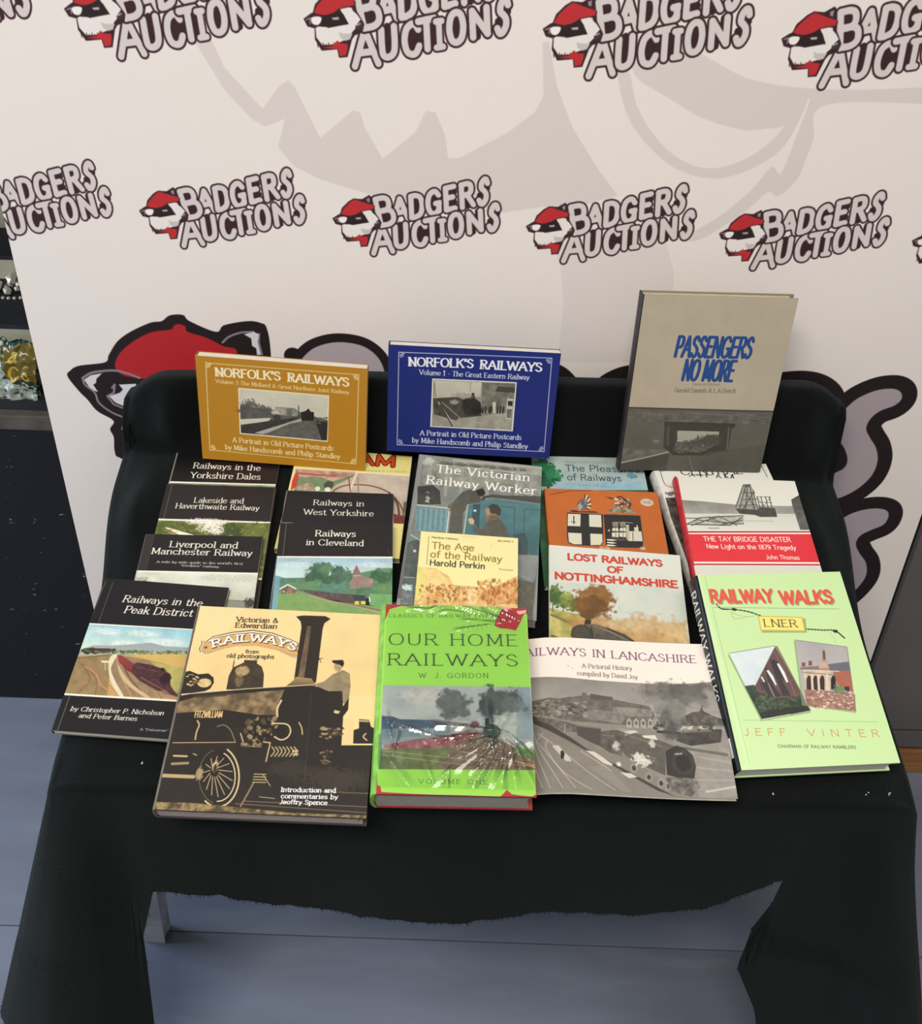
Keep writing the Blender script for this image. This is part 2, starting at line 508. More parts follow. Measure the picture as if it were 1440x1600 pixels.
GW = 'dcd3cc'
v = bview(0, 0, 2)
r2_ = lambda P: [(x + 1440, y) for x, y in P]
v.fill([(590, 100), (650, 100), (700, 210), (820, 340), (870, 270), (900, 250), (920, 270), (1000, 430), (1060, 380), (1100, 345), (1125, 350), (1140, 400), (1195, 495), (1300, 410), (1330, 345), (1360, 350), (1390, 420), (1400, 495)] + r2_([(0, 490), (150, 410), (230, 350), (258, 300), (255, 130), (275, 130), (300, 270), (350, 400), (430, 530), (490, 610), (380, 640), (250, 645), (120, 665), (0, 650)]) + [(1300, 630), (1150, 605), (1000, 560), (920, 520), (868, 460), (890, 370), (830, 395), (790, 375), (700, 280)], GW)
v.fill(r2_([(540, 230), (640, 300), (760, 370), (880, 405), (950, 402), (1010, 390), (1060, 330), (1090, 310), (1050, 420), (1000, 540), (970, 522), (900, 600), (800, 680), (700, 740), (740, 750), (830, 700), (900, 650), (960, 600), (990, 612), (1050, 560), (1100, 440), (1150, 325), (1600, 325), (1600, 270), (1250, 280), (1050, 272), (900, 245), (790, 190), (700, 140), (560, 140)]), GW, sm=True)
v.fill(r2_([(488, 220), (520, 360), (590, 460), (680, 530), (790, 557), (900, 530), (1010, 455), (1085, 310), (1050, 330), (980, 430), (880, 500), (780, 525), (690, 500), (610, 430), (550, 330), (525, 225)]), GW, sm=True)
v.fill(r2_([(280, 760), (640, 750), (665, 850), (660, 1000), (620, 1130), (300, 1130), (320, 950), (310, 820)]), 'e0d8d2', a=0.8)
BLK = '241a1c'
# the large mark low on the banner
v = bview(0, 440, 2.25)
Bg = [(1060, 400), (1050, 300), (1080, 250), (1130, 222), (1200, 212), (1280, 228), (1335, 275), (1355, 345), (1340, 420), (1200, 460)]
v.line([(1030, 262)] + Bg + [Bg[0]], 62, BLK, sm=True); v.fill(Bg, 'b3a7ac', sm=True)
v = bview(800, 440, 2.25)
v.line([(60, 300), (130, 305), (180, 330), (220, 380), (240, 430)], 54, BLK, sm=True); v.line([(280, 440), (310, 370), (370, 330), (450, 315), (600, 310)], 54, BLK, sm=True)
v.fill([(330, 400), (400, 348), (600, 345), (600, 450), (320, 450)], 'b3a7ac')
v = bview(1200, 560, 4)
Rg = [(-200, 250), (-100, 195), (60, 170), (200, 160), (300, 178), (370, 225), (405, 300), (410, 380), (300, 420), (-100, 420)]
Sg = [(425, 420), (450, 360), (500, 300), (570, 245), (680, 200), (780, 190), (830, 212), (834, 255), (790, 295), (700, 330), (640, 380), (614, 440), (640, 500), (675, 560), (685, 640), (650, 730), (575, 805), (480, 860), (395, 885), (320, 880), (390, 740), (470, 690), (496, 640), (480, 570), (445, 510)]
Tg = [(368, 1150), (385, 1085), (430, 1030), (500, 980), (590, 948), (680, 938), (742, 952), (752, 990), (720, 1040), (640, 1075), (575, 1110), (549, 1160), (570, 1215), (610, 1275), (615, 1345), (580, 1410), (500, 1490), (400, 1560), (300, 1560), (420, 1420), (440, 1330), (420, 1260)]
for P_ in (Rg, Tg, Sg): v.line(P_ + [P_[0]], 168 if P_ is not Tg else 150, BLK, sm=True)
for P_ in (Rg, Tg, Sg): v.fill(P_, 'ab9fa5', sm=True)
v.line([(395, 560), (450, 600), (455, 640), (390, 690)], 60, BLK, sm=True)
v = bview(90, 480, 3.89)
v.fill([(60, 420), (75, 385), (130, 355), (285, 335), (310, 290), (360, 210), (440, 150), (560, 95), (630, 85), (680, 50), (760, 48), (800, 85), (960, 150), (1010, 110), (1150, 85), (1230, 95), (1270, 130), (1295, 300), (1300, 700), (500, 900), (372, 912), (345, 870), (340, 790), (318, 740), (338, 690), (240, 630), (180, 560), (130, 510)], BLK, sm=True)
v.fill([(356, 380), (362, 300), (440, 220), (560, 155), (685, 135), (705, 110), (740, 103), (775, 120), (790, 150), (900, 185), (1000, 235), (1090, 275), (1000, 460), (480, 430)], 'b4262b', sm=True)
v.line([(150, 430), (200, 400), (270, 388), (350, 385), (430, 405), (495, 430)], 14, '8f8286', sm=True)
v.fill([(158, 440), (200, 412), (270, 400), (235, 435), (232, 460), (215, 470), (245, 515), (200, 500), (180, 470)], 'dcd8da'); v.line([(150, 430), (165, 470), (225, 520), (250, 580), (330, 640), (430, 680)], 12, '8f8286', sm=True)
v.line([(330, 490), (345, 470), (340, 520), (300, 540), (340, 590), (440, 630)], 12, '8f8286'); v.fill([(370, 470), (475, 465), (470, 620), (420, 610), (350, 580), (310, 540), (375, 520), (395, 500)], 'dcdadd')
v.line([(410, 690), (395, 740)], 16, 'a8a0a4'); v.line([(1000, 215), (1040, 180), (1110, 155), (1190, 150)], 12, '8f8286', sm=True)
v.fill([(1130, 165), (1190, 150), (1225, 165), (1215, 210), (1235, 290), (1210, 290), (1205, 250), (1180, 235), (1175, 190)], 'd8d5d8'); v.line([(1225, 160), (1222, 215), (1242, 290)], 9, '8f8286')

# the repeated mark: one drawing, printed in two rows
LREF = bm_xy(200 + 428 / 4.8, 230 + 508 / 4.8)


def logo(mx, mz, k):
    def fn(x, y):
        X, Z = bm_xy(200 + x / 4.8, 230 + y / 4.8)
        return bpx(mx + (X - LREF[0]) * k, mz + (Z - LREF[1]) * k)
    p = Pen(bcv, fn); H = lambda P: [(88 + (x - 22) * 0.99, 475 + (y - 185) * 0.99) for x, y in P]
    DK, FILLC = '3a2226', 'd8cfcb'
    # letters
    LT = [('A', 545, 505, -12, 130, 185), ('D', 672, 478, -12, 118, 185), ('G', 800, 455, -13, 118, 190), ('E', 925, 420, -14, 95, 190), ('R', 1040, 400, -14, 120, 195), ('S', 1165, 375, -8, 72, 215),
          ('A', 425, 745, -6, 165, 225), ('U', 580, 705, -13, 120, 185), ('C', 722, 690, -13, 118, 190), ('T', 806, 660, -11, 128, 185), ('I', 930, 648, -8, 56, 165), ('O', 985, 625, -13, 115, 190), ('N', 1115, 590, -14, 135, 165), ('S', 1262, 570, -10, 72, 215), ('B', 446, 538, -12, 148, 228)]
    def gf(ch, bx, by, rot, w, h):
        a_ = math.radians(rot); co, si = math.cos(a_), math.sin(a_); aw = ADV[ch] - 0.13
        return lambda gx, gy: fn(bx + (gx / aw * w) * co + (gy * h) * {'S': 0.02, 'B': -0.34 if by < 600 else -0.16}.get(ch, -0.16), by + (gx / aw * w) * si - gy * h)
    kk = p.sc(600, 500)
    CORE = {'O': [(46, 25, 46, 75)], 'D': [(38, 25, 38, 75), (50, 35, 50, 65)], 'A': [(42, 50, 42, 62)], 'B': [(30, 22, 34, 80), (42, 20, 42, 36)], 'U': [(40, 25, 40, 104)], 'R': [(30, 70, 36, 84), (38, 0, 34, 30)], 'E': [(30, 26, 62, 26), (30, 76, 62, 76)], 'G': [(48, 28, 48, 76), (50, 70, 84, 70)], 'C': [(45, 30, 45, 70), (50, 50, 80, 50)], 'N': [(28, 0, 24, 50), (60, 50, 62, 100)], 'S': [(28, 72, 60, 62), (6, 36, 36, 30)], 'T': [(20, 60, 10, 20), (55, 70, 60, 20)]}
    for ch, x, y, rot, w, h in LT:
        f_ = gf(ch, x, y - 8, rot, w * 0.8, h * 0.86)
        for c_ in CORE.get(ch, []):
            p.stroke_px(np.array([f_(c_[0] / 100, c_[1] / 100), f_(c_[2] / 100, c_[3] / 100)]), 22 * kk, 22 * kk, DK)
    for ch, x, y, rot, w, h in LT:
        if ch == 'B':
            f_ = gf(ch, x, y - 8, rot, w * 0.8, h * 0.86)
            p.stroke_px(np.array([f_(0.3, 0.2), f_(0.32, 0.8)]), 26 * kk, 26 * kk, DK)
        for wd, col in ((64, DK), (40, FILLC)):
            if ch == 'I':
                for q in ([(0.05, 0.0), (0.95, 0.0)], [(0.5, 0), (0.5, 1)], [(0.1, 1), (0.9, 1)]):
                    a_ = math.radians(rot); R_ = wd * kk / 2 * .9
                    p.stroke_px(np.array([fn(x - 22 + (gx * 44) * math.cos(a_) - gy * h * 0.86 * 0.16, y - 12 + gx * 44 * math.sin(a_) - gy * h * 0.86) for gx, gy in q]), R_, R_, col)
            else:
                p.glyph(ch, gf(ch, x, y - 8, rot, w * (0.80 if ch not in 'A' else 0.86), h * 0.86), wd * kk / 2, wd * kk / 2, col)
    # the head beside the letters
    p.fill(H([(22, 185), (60, 158), (76, 150), (85, 105), (130, 55), (165, 33), (230, 38), (280, 6), (300, 22), (306, 68), (332, 90), (332, 130), (370, 178), (397, 215), (390, 262), (345, 277), (330, 300), (312, 398), (260, 402), (245, 355), (150, 362), (103, 300), (95, 238), (50, 227)]), DK)
    p.fill(H([(82, 150), (100, 108), (140, 62), (170, 40), (200, 47), (245, 62), (325, 85), (322, 112), (280, 118), (235, 128), (200, 155), (150, 165), (110, 160)]), 'bf2f33')
    p.fill(H([(100, 235), (115, 228), (200, 232), (300, 215), (260, 160), (240, 132), (290, 122), (312, 125), (318, 140), (345, 160), (372, 190), (345, 225), (345, 240), (325, 262), (315, 295), (235, 322), (205, 330), (150, 330), (110, 288)]), 'ece6df')
    p.fill(H([(130, 190), (160, 168), (232, 140), (262, 158), (285, 192), (302, 216), (270, 218), (225, 226), (180, 236), (140, 222)]), '2c1f20'); p.fill(H([(192, 180), (235, 175), (240, 190), (205, 192)]), 'b9b2ae')
    p.fill(H([(342, 228), (368, 206), (390, 214), (380, 242), (352, 246)]), '43343a'); p.line(H([(352, 222), (372, 212)]), 6, 'cfc6c4')
    p.fill(H([(68, 182), (95, 172), (130, 178), (128, 205), (110, 220), (80, 212)]), 'f3efe9', sm=True); p.line(H([(40, 190), (62, 180), (66, 212)]), 7, '9c8f90')
    p.fill(H([(262, 36), (285, 26), (290, 62), (272, 58)]), '9a8f90'); p.fill(H([(245, 258), (270, 268), (330, 268), (318, 300), (290, 308), (258, 292)]), 'cbc2be')
    for i in range(7): p.line(H([(120 + i * 17, 320 + (i % 2) * 8), (126 + i * 17, 342)]), 5, DK)
    p.fill(H([(150, 345), (215, 335), (240, 305), (258, 320), (306, 325), (308, 350), (302, 388), (264, 394), (250, 352), (200, 350)]), 'bf2f33')


r2n = [bm_xy(*q) for q in ((287.5, 336), (592.5, 350), (892.5, 362.5), (1192.5, 371))]
r1n = [bm_xy(*q) for q in ((187.5, 22.5), (565, 40), (937.5, 52.5), (1306, 69))]
d2 = (r2n[3][0] - r2n[0][0]) / 3; d1 = (r1n[3][0] - r1n[0][0]) / 3
s2 = (r2n[3][1] - r2n[0][1]) / 3; s1 = (r1n[3][1] - r1n[0][1]) / 3
for i in range(-1, 5): logo(r2n[0][0] + d2 * i, r2n[0][1] + s2 * i, 1.0)
for i in range(-1, 5): logo(r1n[0][0] + d1 * i, r1n[0][1] + s1 * i, d1 / d2)
for j in (1, 2):
    for i in range(-1, 5): logo(r2n[0][0] + d1 * i + (0.05 if j == 1 else -0.05), r1n[0][1] + 0.27 * j, d1 / d2)
bmat = print_mat('banner_print', bcv.image('banner_print'), 0.55, 0.0, spec=0.25)
ban = empty('roll_up_banner', Matrix.Translation((0.045, BY + 0.02, 0)), 'tall white roll-up banner with repeated badger head and letters', 'banner')
bm = bmesh.new(); uvl = bm.loops.layers.uv.new('UVMap'); gx_, gz_ = 24, 40; gr = {}
for lay in (0, 1):
    for j in range(gz_ + 1):
        for i in range(gx_ + 1):
            X = BX0 + (BX1 - BX0) * i / gx_; Z = BZ0 + (BZ1 - BZ0) * j / gz_
            wv = 0.0012 * math.sin(i / gx_ * 9) * math.sin(j / gz_ * 5)
            gr[lay, i, j] = bm.verts.new((X - 0.045, -0.02 + wv + lay * 0.0008, Z))
for j in range(gz_):
    for i in range(gx_):
        f = bm.faces.new((gr[0, i, j], gr[0, i + 1, j], gr[0, i + 1, j + 1], gr[0, i, j + 1]))
        for l, (a, c) in zip(f.loops, ((i, j), (i + 1, j), (i + 1, j + 1), (i, j + 1))): l[uvl].uv = (a / gx_, c / gz_)
        f = bm.faces.new((gr[1, i, j], gr[1, i, j + 1], gr[1, i + 1, j + 1], gr[1, i + 1, j])); f.material_index = 1
bm_obj('banner_sheet', bm, [bmat, mat('banner_back', 'c9c9c9', 0.6)], ban, True)
ALU = mat('aluminium', 'b4b6b8', 0.35, metal=0.9)
bm = bmesh.new(); add_box(bm, -0.61, -0.03, 0.0, 0.61, 0.07, 0.065, 0.012); bm_obj('base_cassette', bm, ALU, ban)
bm = bmesh.new(); add_box(bm, -0.012, 0.012, 0.06, 0.012, 0.036, 2.04, 0.004); bm_obj('support_pole', bm, ALU, ban)
bm = bmesh.new(); add_box(bm, -0.605, -0.028, 2.03, 0.605, -0.004, 2.06, 0.004); bm_obj('top_rail', bm, ALU, ban)

# ---------------------------------------------------------------- bench and cloth
XL, XR, YF, YB = -0.336, 0.503, 0.401, 0.846
LEDGE_Z = 0.742


def yl(u): return TW(XL + (XR - XL) * u, YB, 0)[1]


GREY = mat('pale_leg_paint', 'c3c5c6', 0.4, 0.1, 20)
bench = empty('low_bench', Matrix.Translation((0.04, 0.85, 0)), 'low bench with pale legs hidden under the black cloth', 'bench')
MI = Matrix.Translation((-0.04, -0.85, 0))
TM = MI @ Matrix([[E1[i], E2[i], TN[i], TO[i]] for i in range(3)] + [[0, 0, 0, 1]])
bm = bmesh.new(); add_box(bm, XL + 0.006, YF + 0.008, -0.028, XR - 0.006, YB + 0.03, -0.004, 0.004, TM); bm_obj('seat_board', bm, mat('pale_board', 'b9b2a4', 0.6, 0.2, 14), bench)
bm = bmesh.new(); add_box(bm, -0.375, 1.082, 0.60, 0.435, 1.102, LEDGE_Z - 0.012, 0.004, MI); bm_obj('ledge_board', bm, MATS['pale_board'], bench)


def bar(name, a, b_, w, d, m, parent, off):
    a, b_ = Vector(a) - Vector(off), Vector(b_) - Vector(off); ax = (b_ - a).normalized(); sd = ax.cross(Vector((0, 1, 0))).normalized(); fw = sd.cross(ax)
    bm = bmesh.new(); Lg = (b_ - a).length
    Mx = Matrix([[sd[i], fw[i], ax[i], a[i]] for i in range(3)] + [[0, 0, 0, 1]])
    add_box(bm, -w / 2, -d / 2, 0, w / 2, d / 2, Lg, 0.003, Mx); return bm_obj(name, bm, m, parent)


for a, c in (((-0.408, 0.80, 0.0), (-0.335, 0.675, 0.505)), ((0.50, 0.80, 0.0), (0.405, 0.69, 0.485)), ((-0.40, 1.07, 0.0), (-0.35, 1.02, 0.60)), ((0.47, 1.08, 0.0), (0.42, 1.03, 0.58))):
    bar('leg', a, c, 0.026, 0.026, GREY, bench, (0.04, 0.85, 0))
bar('cross_rail', (-0.35, 1.035, 0.42), (0.44, 1.045, 0.40), 0.02, 0.02, GREY, bench, (0.04, 0.85, 0))

VEL = mat('black_velvet', '0f1211', 0.95, 0.5, 9, 0.9, 900, col2='090b0a', sheen=0.07, spec=0.08)
VEL.node_tree.nodes['Principled BSDF'].inputs['Sheen Tint'].default_value = (0.7, 0.85, 0.85, 1)
V, F = [], []
NU = 90
us = np.linspace(0, 1, NU + 1)
rngc = vnoise(120, NU + 1, 14, 77, 2)


def seat_pt(x, y):
    sh = float(np.clip((y - 0.58) / 0.22, 0, 1)); sh = sh * sh * (3 - 2 * sh); mid = (XL + XR) / 2
    x0_ = x; x = x + 0.026 * sh * ((x - mid) / (XR - mid))
    P = TW(x, y, -0.0022)
    edge = max(0, 1 - min(x0_ - XL, XR - x0_) / 0.03)
    P[2] += 0.0015 * math.sin(x * 31 + y * 17) * math.sin(y * 23) * 0.4 - edge ** 2 * 0.004
    # soft lumps where the cloth bunches beside the ledge
    P[2] += 0.016 * math.exp(-(((x + 0.330) / 0.016) ** 2 + ((y - 0.74) / 0.045) ** 2)) + 0.012 * math.exp(-(((x - 0.489) / 0.012) ** 2 + ((y - 0.73) / 0.05) ** 2))
    return P


rows = []
ys = list(np.linspace(YF, YB - 0.03, 34)) + [YB - 0.016, YB - 0.006]
for y in ys: rows.append([seat_pt(XL + (XR - XL) * u, y) for u in us])


def lx(u): return -0.407 + 0.874 * u


def ledge_pt(u, k, back=0.0):
    X0 = TW(XL + (XR - XL) * u + 0.026 * (2 * u - 1), YB, 0)
    Zt = LEDGE_Z - 0.004 * math.cos(u * 9) * 0.4
    cr = max(0, (0.05 - min(u, 1 - u)) / 0.05)
    Zt -= 0.022 * cr ** 2
    w = 0.003 * math.sin(u * 34 + 1) * math.sin(k * 3.1) + 0.003 * math.sin(u * 71) * k * (1 - k) + 0.014 * math.exp(-((u - 0.06) / 0.02) ** 2) * math.sin(k * 3.14) + 0.010 * math.exp(-((u - 0.955) / 0.02) ** 2) * math.sin(k * 3.14)
    return np.array([X0[0] * (1 - k) + lx(u) * k, X0[1] + 0.006 * (1 - k) * 0 - w + back, X0[2] * (1 - k) + Zt * k])


for k in np.linspace(0.06, 1, 12)[:-1]: rows.append([ledge_pt(u, k) for u in us])
rows.append([ledge_pt(u, 1.0) + np.array([0, 0.003, 0]) for u in us])
for bk in (0.012, 0.024, 0.036): rows.append([ledge_pt(u, 1.0, bk) + np.array([0, 0, 0.001 if bk < .03 else -0.003]) for u in us])
for dz in (0.02, 0.08, 0.16, 0.26, 0.36): rows.append([ledge_pt(u, 1.0, 0.042) + np.array([0, 0.002 * math.sin(u * 40) * dz * 10 * 0.4, -dz]) for u in us])
for r in rows: V += r
W_ = NU + 1
for j in range(len(rows) - 1):
    for i in range(NU): F.append((j * W_ + i, j * W_ + i + 1, (j + 1) * W_ + i + 1, (j + 1) * W_ + i))
# skirt: chain of points round the top
ja = len(ys) + 11      # first ledge-top row
chain, outd = [], []
def addc(P, o): chain.append(np.array(P)); outd.append(np.array([o[0], o[1], 0.0]))
for j in range(len(ys) + 14, ja - 1, -1): addc(rows[j][0], (-1, 0.1))
for j in range(ja - 2, len(ys) - 1, -2): addc(rows[j][0], (-1, 0))
for j in range(len(ys) - 1, 2, -1): addc(rows[j][0], (-1, 0))
for j, a in ((2, 25), (1, 38), (0, 50)): addc(rows[j][0], (-math.cos(math.radians(a)), -math.sin(math.radians(a))))
for i in range(1, NU):
    ed = max(0, 1 - i / 4) * 35; ee = max(0, 1 - (NU - i) / 4) * 35
    addc(rows[0][i], (-math.sin(math.radians(ed)) + math.sin(math.radians(ee)), -math.cos(math.radians(ed + ee))))
for j, a in ((0, 50), (1, 38), (2, 25)): addc(rows[j][NU], (math.cos(math.radians(a)), -math.sin(math.radians(a))))
for j in range(3, len(ys)): addc(rows[j][NU], (1, 0))
for j in range(len(ys), ja, 2): addc(rows[j][NU], (1, 0))
for j in range(ja, len(ys) + 15): addc(rows[j][NU], (1, 0.1))
# densify
cc, oo = [], []
for a, b2, p, q in zip(chain[:-1], chain[1:], outd[:-1], outd[1:]):
    n_ = max(1, int(np.linalg.norm(b2 - a) / 0.004))
    for k in range(n_): cc.append(a + (b2 - a) * k / n_); oo.append(p + (q - p) * k / n_)
cc.append(chain[-1]); oo.append(outd[-1])
HX = [-0.62, -0.42, -0.39, -0.375, -0.365, -0.352, -0.343, -0.333, -0.322, -0.30, -0.235, -0.18, -0.10, 0.015, 0.11, 0.20, 0.27, 0.31, 0.352, 0.362, 0.375, 0.40, 0.44, 0.60]
HZ = [0.26, 0.23, 0.215, 0.205, 0.18, 0.13, 0.09, 0.05, 0.30, 0.382, 0.372, 0.345, 0.337, 0.333, 0.332, 0.342, 0.357, 0.375, 0.392, 0.30, 0.10, 0.03, 0.10, 0.22]
NT = 44
base_i = len(V)
hn = vnoise(1, len(cc), 3, 21, 3)[0]
acc_len = 0.0
for i, (P, O_) in enumerate(zip(cc, oo)):
    if i: acc_len += np.linalg.norm(P - cc[i - 1])
    O_ = O_ / max(1e-6, np.linalg.norm(O_))
    front = max(0.0, -O_[1])
    side = abs(O_[0])
    zb = np.interp(P[0], HX, HZ) if front > 0.05 else (0.22 if O_[0] < 0 else 0.2)
    if P[1] > 0.70: zb = 0.22
    zb += (hn[i] - 0.5) * 0.006
    cl = math.exp(-((P[0] + 0.372) / 0.045) ** 2) if P[1] < 0.75 else 0.0
    cr = math.exp(-((P[0] - 0.44) / 0.06) ** 2) if P[1] < 0.75 else 0.0
    for t in range(NT + 1):
        q = t / NT
        r = 0.010
        if q < 0.12:
            th = q / 0.12 * math.pi / 2; off = r * math.sin(th); dz = r * (1 - math.cos(th))
        else:
            k = (q - 0.12) / 0.88; off = r; dz = r + (P[2] - r - zb) * k
        Q = P + O_ * off; Q[2] = P[2] - dz
        dd = max(0.0, dz - r)
        fl_l = 0.30 * dd if (O_[0] < -0.3) else 0.0
        fl_r = 0.20 * dd if (O_[0] > 0.3) else 0.0
        Q[0] += -fl_l * min(1, side * 1.3) * float(np.interp(P[1], [0.66, 0.85], [1, 0.06])) + fl_r * min(1, side * 1.3) * float(np.interp(P[1], [0.7, 0.9], [1, 0.1]))
        Q[1] -= 0.05 * dd * front + 0.10 * dd * (cl + cr)
        # folds
        amp = dd * (0.04 * side + 0.010) * float(np.interp(P[1], [0.7, 0.9], [1, 0.35]))
        fold = math.sin(acc_len * 46 + 1.3) + 0.5 * math.sin(acc_len * 90)
        Q += O_ * amp * fold * (0.5 if front > 0.8 else 1)
        Q[1] -= 0.10 * dd * cl * math.sin((P[0] + 0.39) * 60) + 0.16 * dd * math.exp(-((P[0] - 0.43 - 0.12 * dd) / 0.022) ** 2) * (P[1] < .75)
        if P[1] < 0.75 and 0.34 < P[0] < 0.42:
            Q[0] -= 0.060 * math.exp(-((Q[2] - 0.26) / 0.08) ** 2) * (1 - (P[0] - 0.34) / 0.08)
        Q[1] -= 0.006 * math.sin(P[0] * 23 + 2) * dd / 0.15 * front * (dd < 0.2)
        V.append(Q)
SW = NT + 1
# the cloth closes the ends of the ledge
for col, sg in ((0, -1), (NU, 1)):
    idx = [j for j in range(len(ys) - 6, len(ys) + 16)]
    b0 = len(V)
    for j in idx:
        for k in range(5): V.append(np.array(rows[j][col]) + [sg * 0.002 * k, 0, -0.045 * k])
    for a in range(len(idx) - 1):
        for k in range(4): F.append((b0 + a * 5 + k, b0 + a * 5 + k + 1, b0 + a * 5 + k + 6, b0 + a * 5 + k + 5))
for i in range(len(cc) - 1):
    for t in range(NT):
        a = base_i + i * SW + t
        F.append((a, a + 1, a + SW + 1, a + SW))
cloth = mesh_obj('black_cloth', V, F, VEL, None, True)
bm = bmesh.new(); bm.from_mesh(cloth.data); bmesh.ops.remove_doubles(bm, verts=bm.verts, dist=0.0003); bmesh.ops.recalc_face_normals(bm, faces=bm.faces[:]); bm.to_mesh(cloth.data); bm.free()
tag(cloth, 'black velvet cloth draped over the whole bench, its hem ragged', 'cloth')
# ragged threads along the hem
bm = bmesh.new(); rng = np.random.RandomState(8)
for i in range(0, len(cc) - 1):
    E_ = V[base_i + i * SW + NT]
    for k in range(5):
        p = np.array(E_) + np.array([(rng.rand() - .5) * 0.004, (rng.rand() - .5) * 0.002, 0.001])
        l = 0.002 + rng.rand() * 0.004; d = np.array([(rng.rand() - .5) * 0.003, (rng.rand() - .5) * 0.003, -l]); w = 0.0004
        vs = [bm.verts.new(p + [-w, 0, 0]), bm.verts.new(p + [w, 0, 0]), bm.verts.new(p + d)]; bm.faces.new(vs)
hf = bm_obj('hem_threads', bm, VEL, cloth); tag(hf, 'frayed hem threads', kind='stuff')
# a few flecks of white lint on the cloth
bm = bmesh.new()
for u_, v_ in ((1353, 1241), (1388, 1242), (1206, 1241), (220, 1192), (1316, 1192)):
    r = ray(u_, v_); t = ((TO + TN * 0.0004 - EYE) @ TN) / (r @ TN); c0 = EYE + r * t
    for k in range(3):
        o1 = (rng.rand(3) - .5) * 0.003; vs = [bm.verts.new(c0 + o1), bm.verts.new(c0 + o1 + [0.0018, 0.0002, 0.0002]), bm.verts.new(c0 + o1 + [0.001, 0.0012, 0.0006])]; bm.faces.new(vs)
lint = bm_obj('lint_flecks', bm, mat('lint_white', 'c8c8c4', 0.9), cloth); tag(lint, 'flecks of white lint', kind='stuff')

# ---------------------------------------------------------------- glass-topped display cabinet, left, behind the banner
CB = empty('display_cabinet', Matrix.Translation((-1.1, 1.45, 0)), 'black scuffed display cabinet at the left edge, behind the banner', 'cabinet')
MC = Matrix.Translation((1.1, -1.45, 0))
BK_ = mat('black_scuffed_panel', '0e0e11', 0.35, 0, bump=0.2, bscale=60)
N, L = BK_.node_tree.nodes, BK_.node_tree.links
vo = N.new('ShaderNodeTexNoise'); vo.inputs['Scale'].default_value = 38; vo.inputs['Detail'].default_value = 4; vo.inputs['Roughness'].default_value = 0.7
mpz = N.new('ShaderNodeMapping'); mpz.inputs['Scale'].default_value = (1, 1, 2.6); tcx = [n_ for n_ in N if n_.type == 'TEX_COORD'][0]
L.new(tcx.outputs['Object'], mpz.inputs[0]); L.new(mpz.outputs[0], vo.inputs['Vector'])
rp = N.new('ShaderNodeValToRGB'); rp.color_ramp.elements[0].position = 0.68; rp.color_ramp.elements[1].position = 0.73; rp.color_ramp.elements[0].color = (0.0045, 0.0045, 0.006, 1); rp.color_ramp.elements[1].color = (0.35, 0.35, 0.36, 1)
L.new(vo.outputs[0], rp.inputs[0]); L.new(rp.outputs[0], N['Principled BSDF'].inputs['Base Color'])
bm = bmesh.new(); add_box(bm, -1.75, 1.25, 0.0, -0.45, 1.95, 0.555, 0.003, MC); bm_obj('body', bm, BK_, CB)
bm = bmesh.new(); add_box(bm, -1.75, 1.243, 0.555, -0.45, 1.262, 0.580, 0.003, MC); bm_obj('ledge_strip', bm, mat('grey_brown_trim', '5c564c', 0.5, 0.2, 30), CB)
DKF = mat('display_fabric', '1c2026', 0.85, 0.2, 40, 0.4, 300); CRF = mat('cream_riser', 'b9b6a0', 0.7, 0.15, 20)
bm = bmesh.new(); add_box(bm, -1.74, 1.262, 0.555, -0.46, 1.95, 0.572, 0, MC); bm_obj('display_floor', bm, DKF, CB)
for y0, z0, z1 in ((1.36, 0.572, 0.672), (1.553, 0.672, 0.712), (1.70, 0.712, 0.765)):
    bm = bmesh.new(); add_box(bm, -1.74, y0, z0, -0.46, y0 + 0.008, z1 - 0.006, 0.001, MC); bm_obj('riser', bm, CRF, CB)
    bm = bmesh.new(); add_box(bm, -1.74, y0 - 0.002, z1 - 0.006, -0.46, 1.95, z1, 0.001, MC); bm_obj('shelf', bm, DKF, CB)
bm = bmesh.new(); add_box(bm, -1.74, 1.69, 0.78, -0.46, 1.70, 0.786, 0.001, MC); bm_obj('glass_edge', bm, mat('green_glass', '4c6c5a', 0.2, coat=0.5), CB)
bm = bmesh.new(); add_box(bm, -1.74, 1.94, 0.555, -0.46, 1.95, 1.2, 0, MC); bm_obj('back_panel', bm, mat('cabinet_back', '4a4944', 0.6, 0.2, 8), CB)
bm = bmesh.new(); add_box(bm, -0.465, 1.25, 0.58, -0.45, 1.95, 1.2, 0, MC); add_box(bm, -1.75, 1.25, 0.58, -1.735, 1.95, 1.2, 0, MC); add_box(bm, -1.75, 1.25, 1.2, -0.45, 1.95, 1.22, 0, MC); bm_obj('frame', bm, mat('cabinet_frame', '2a2a2c', 0.4), CB)
# what stands in it
SIL = mat('silver_metal', 'e6e0cc', 0.25, 0.5, 60, metal=0.35)


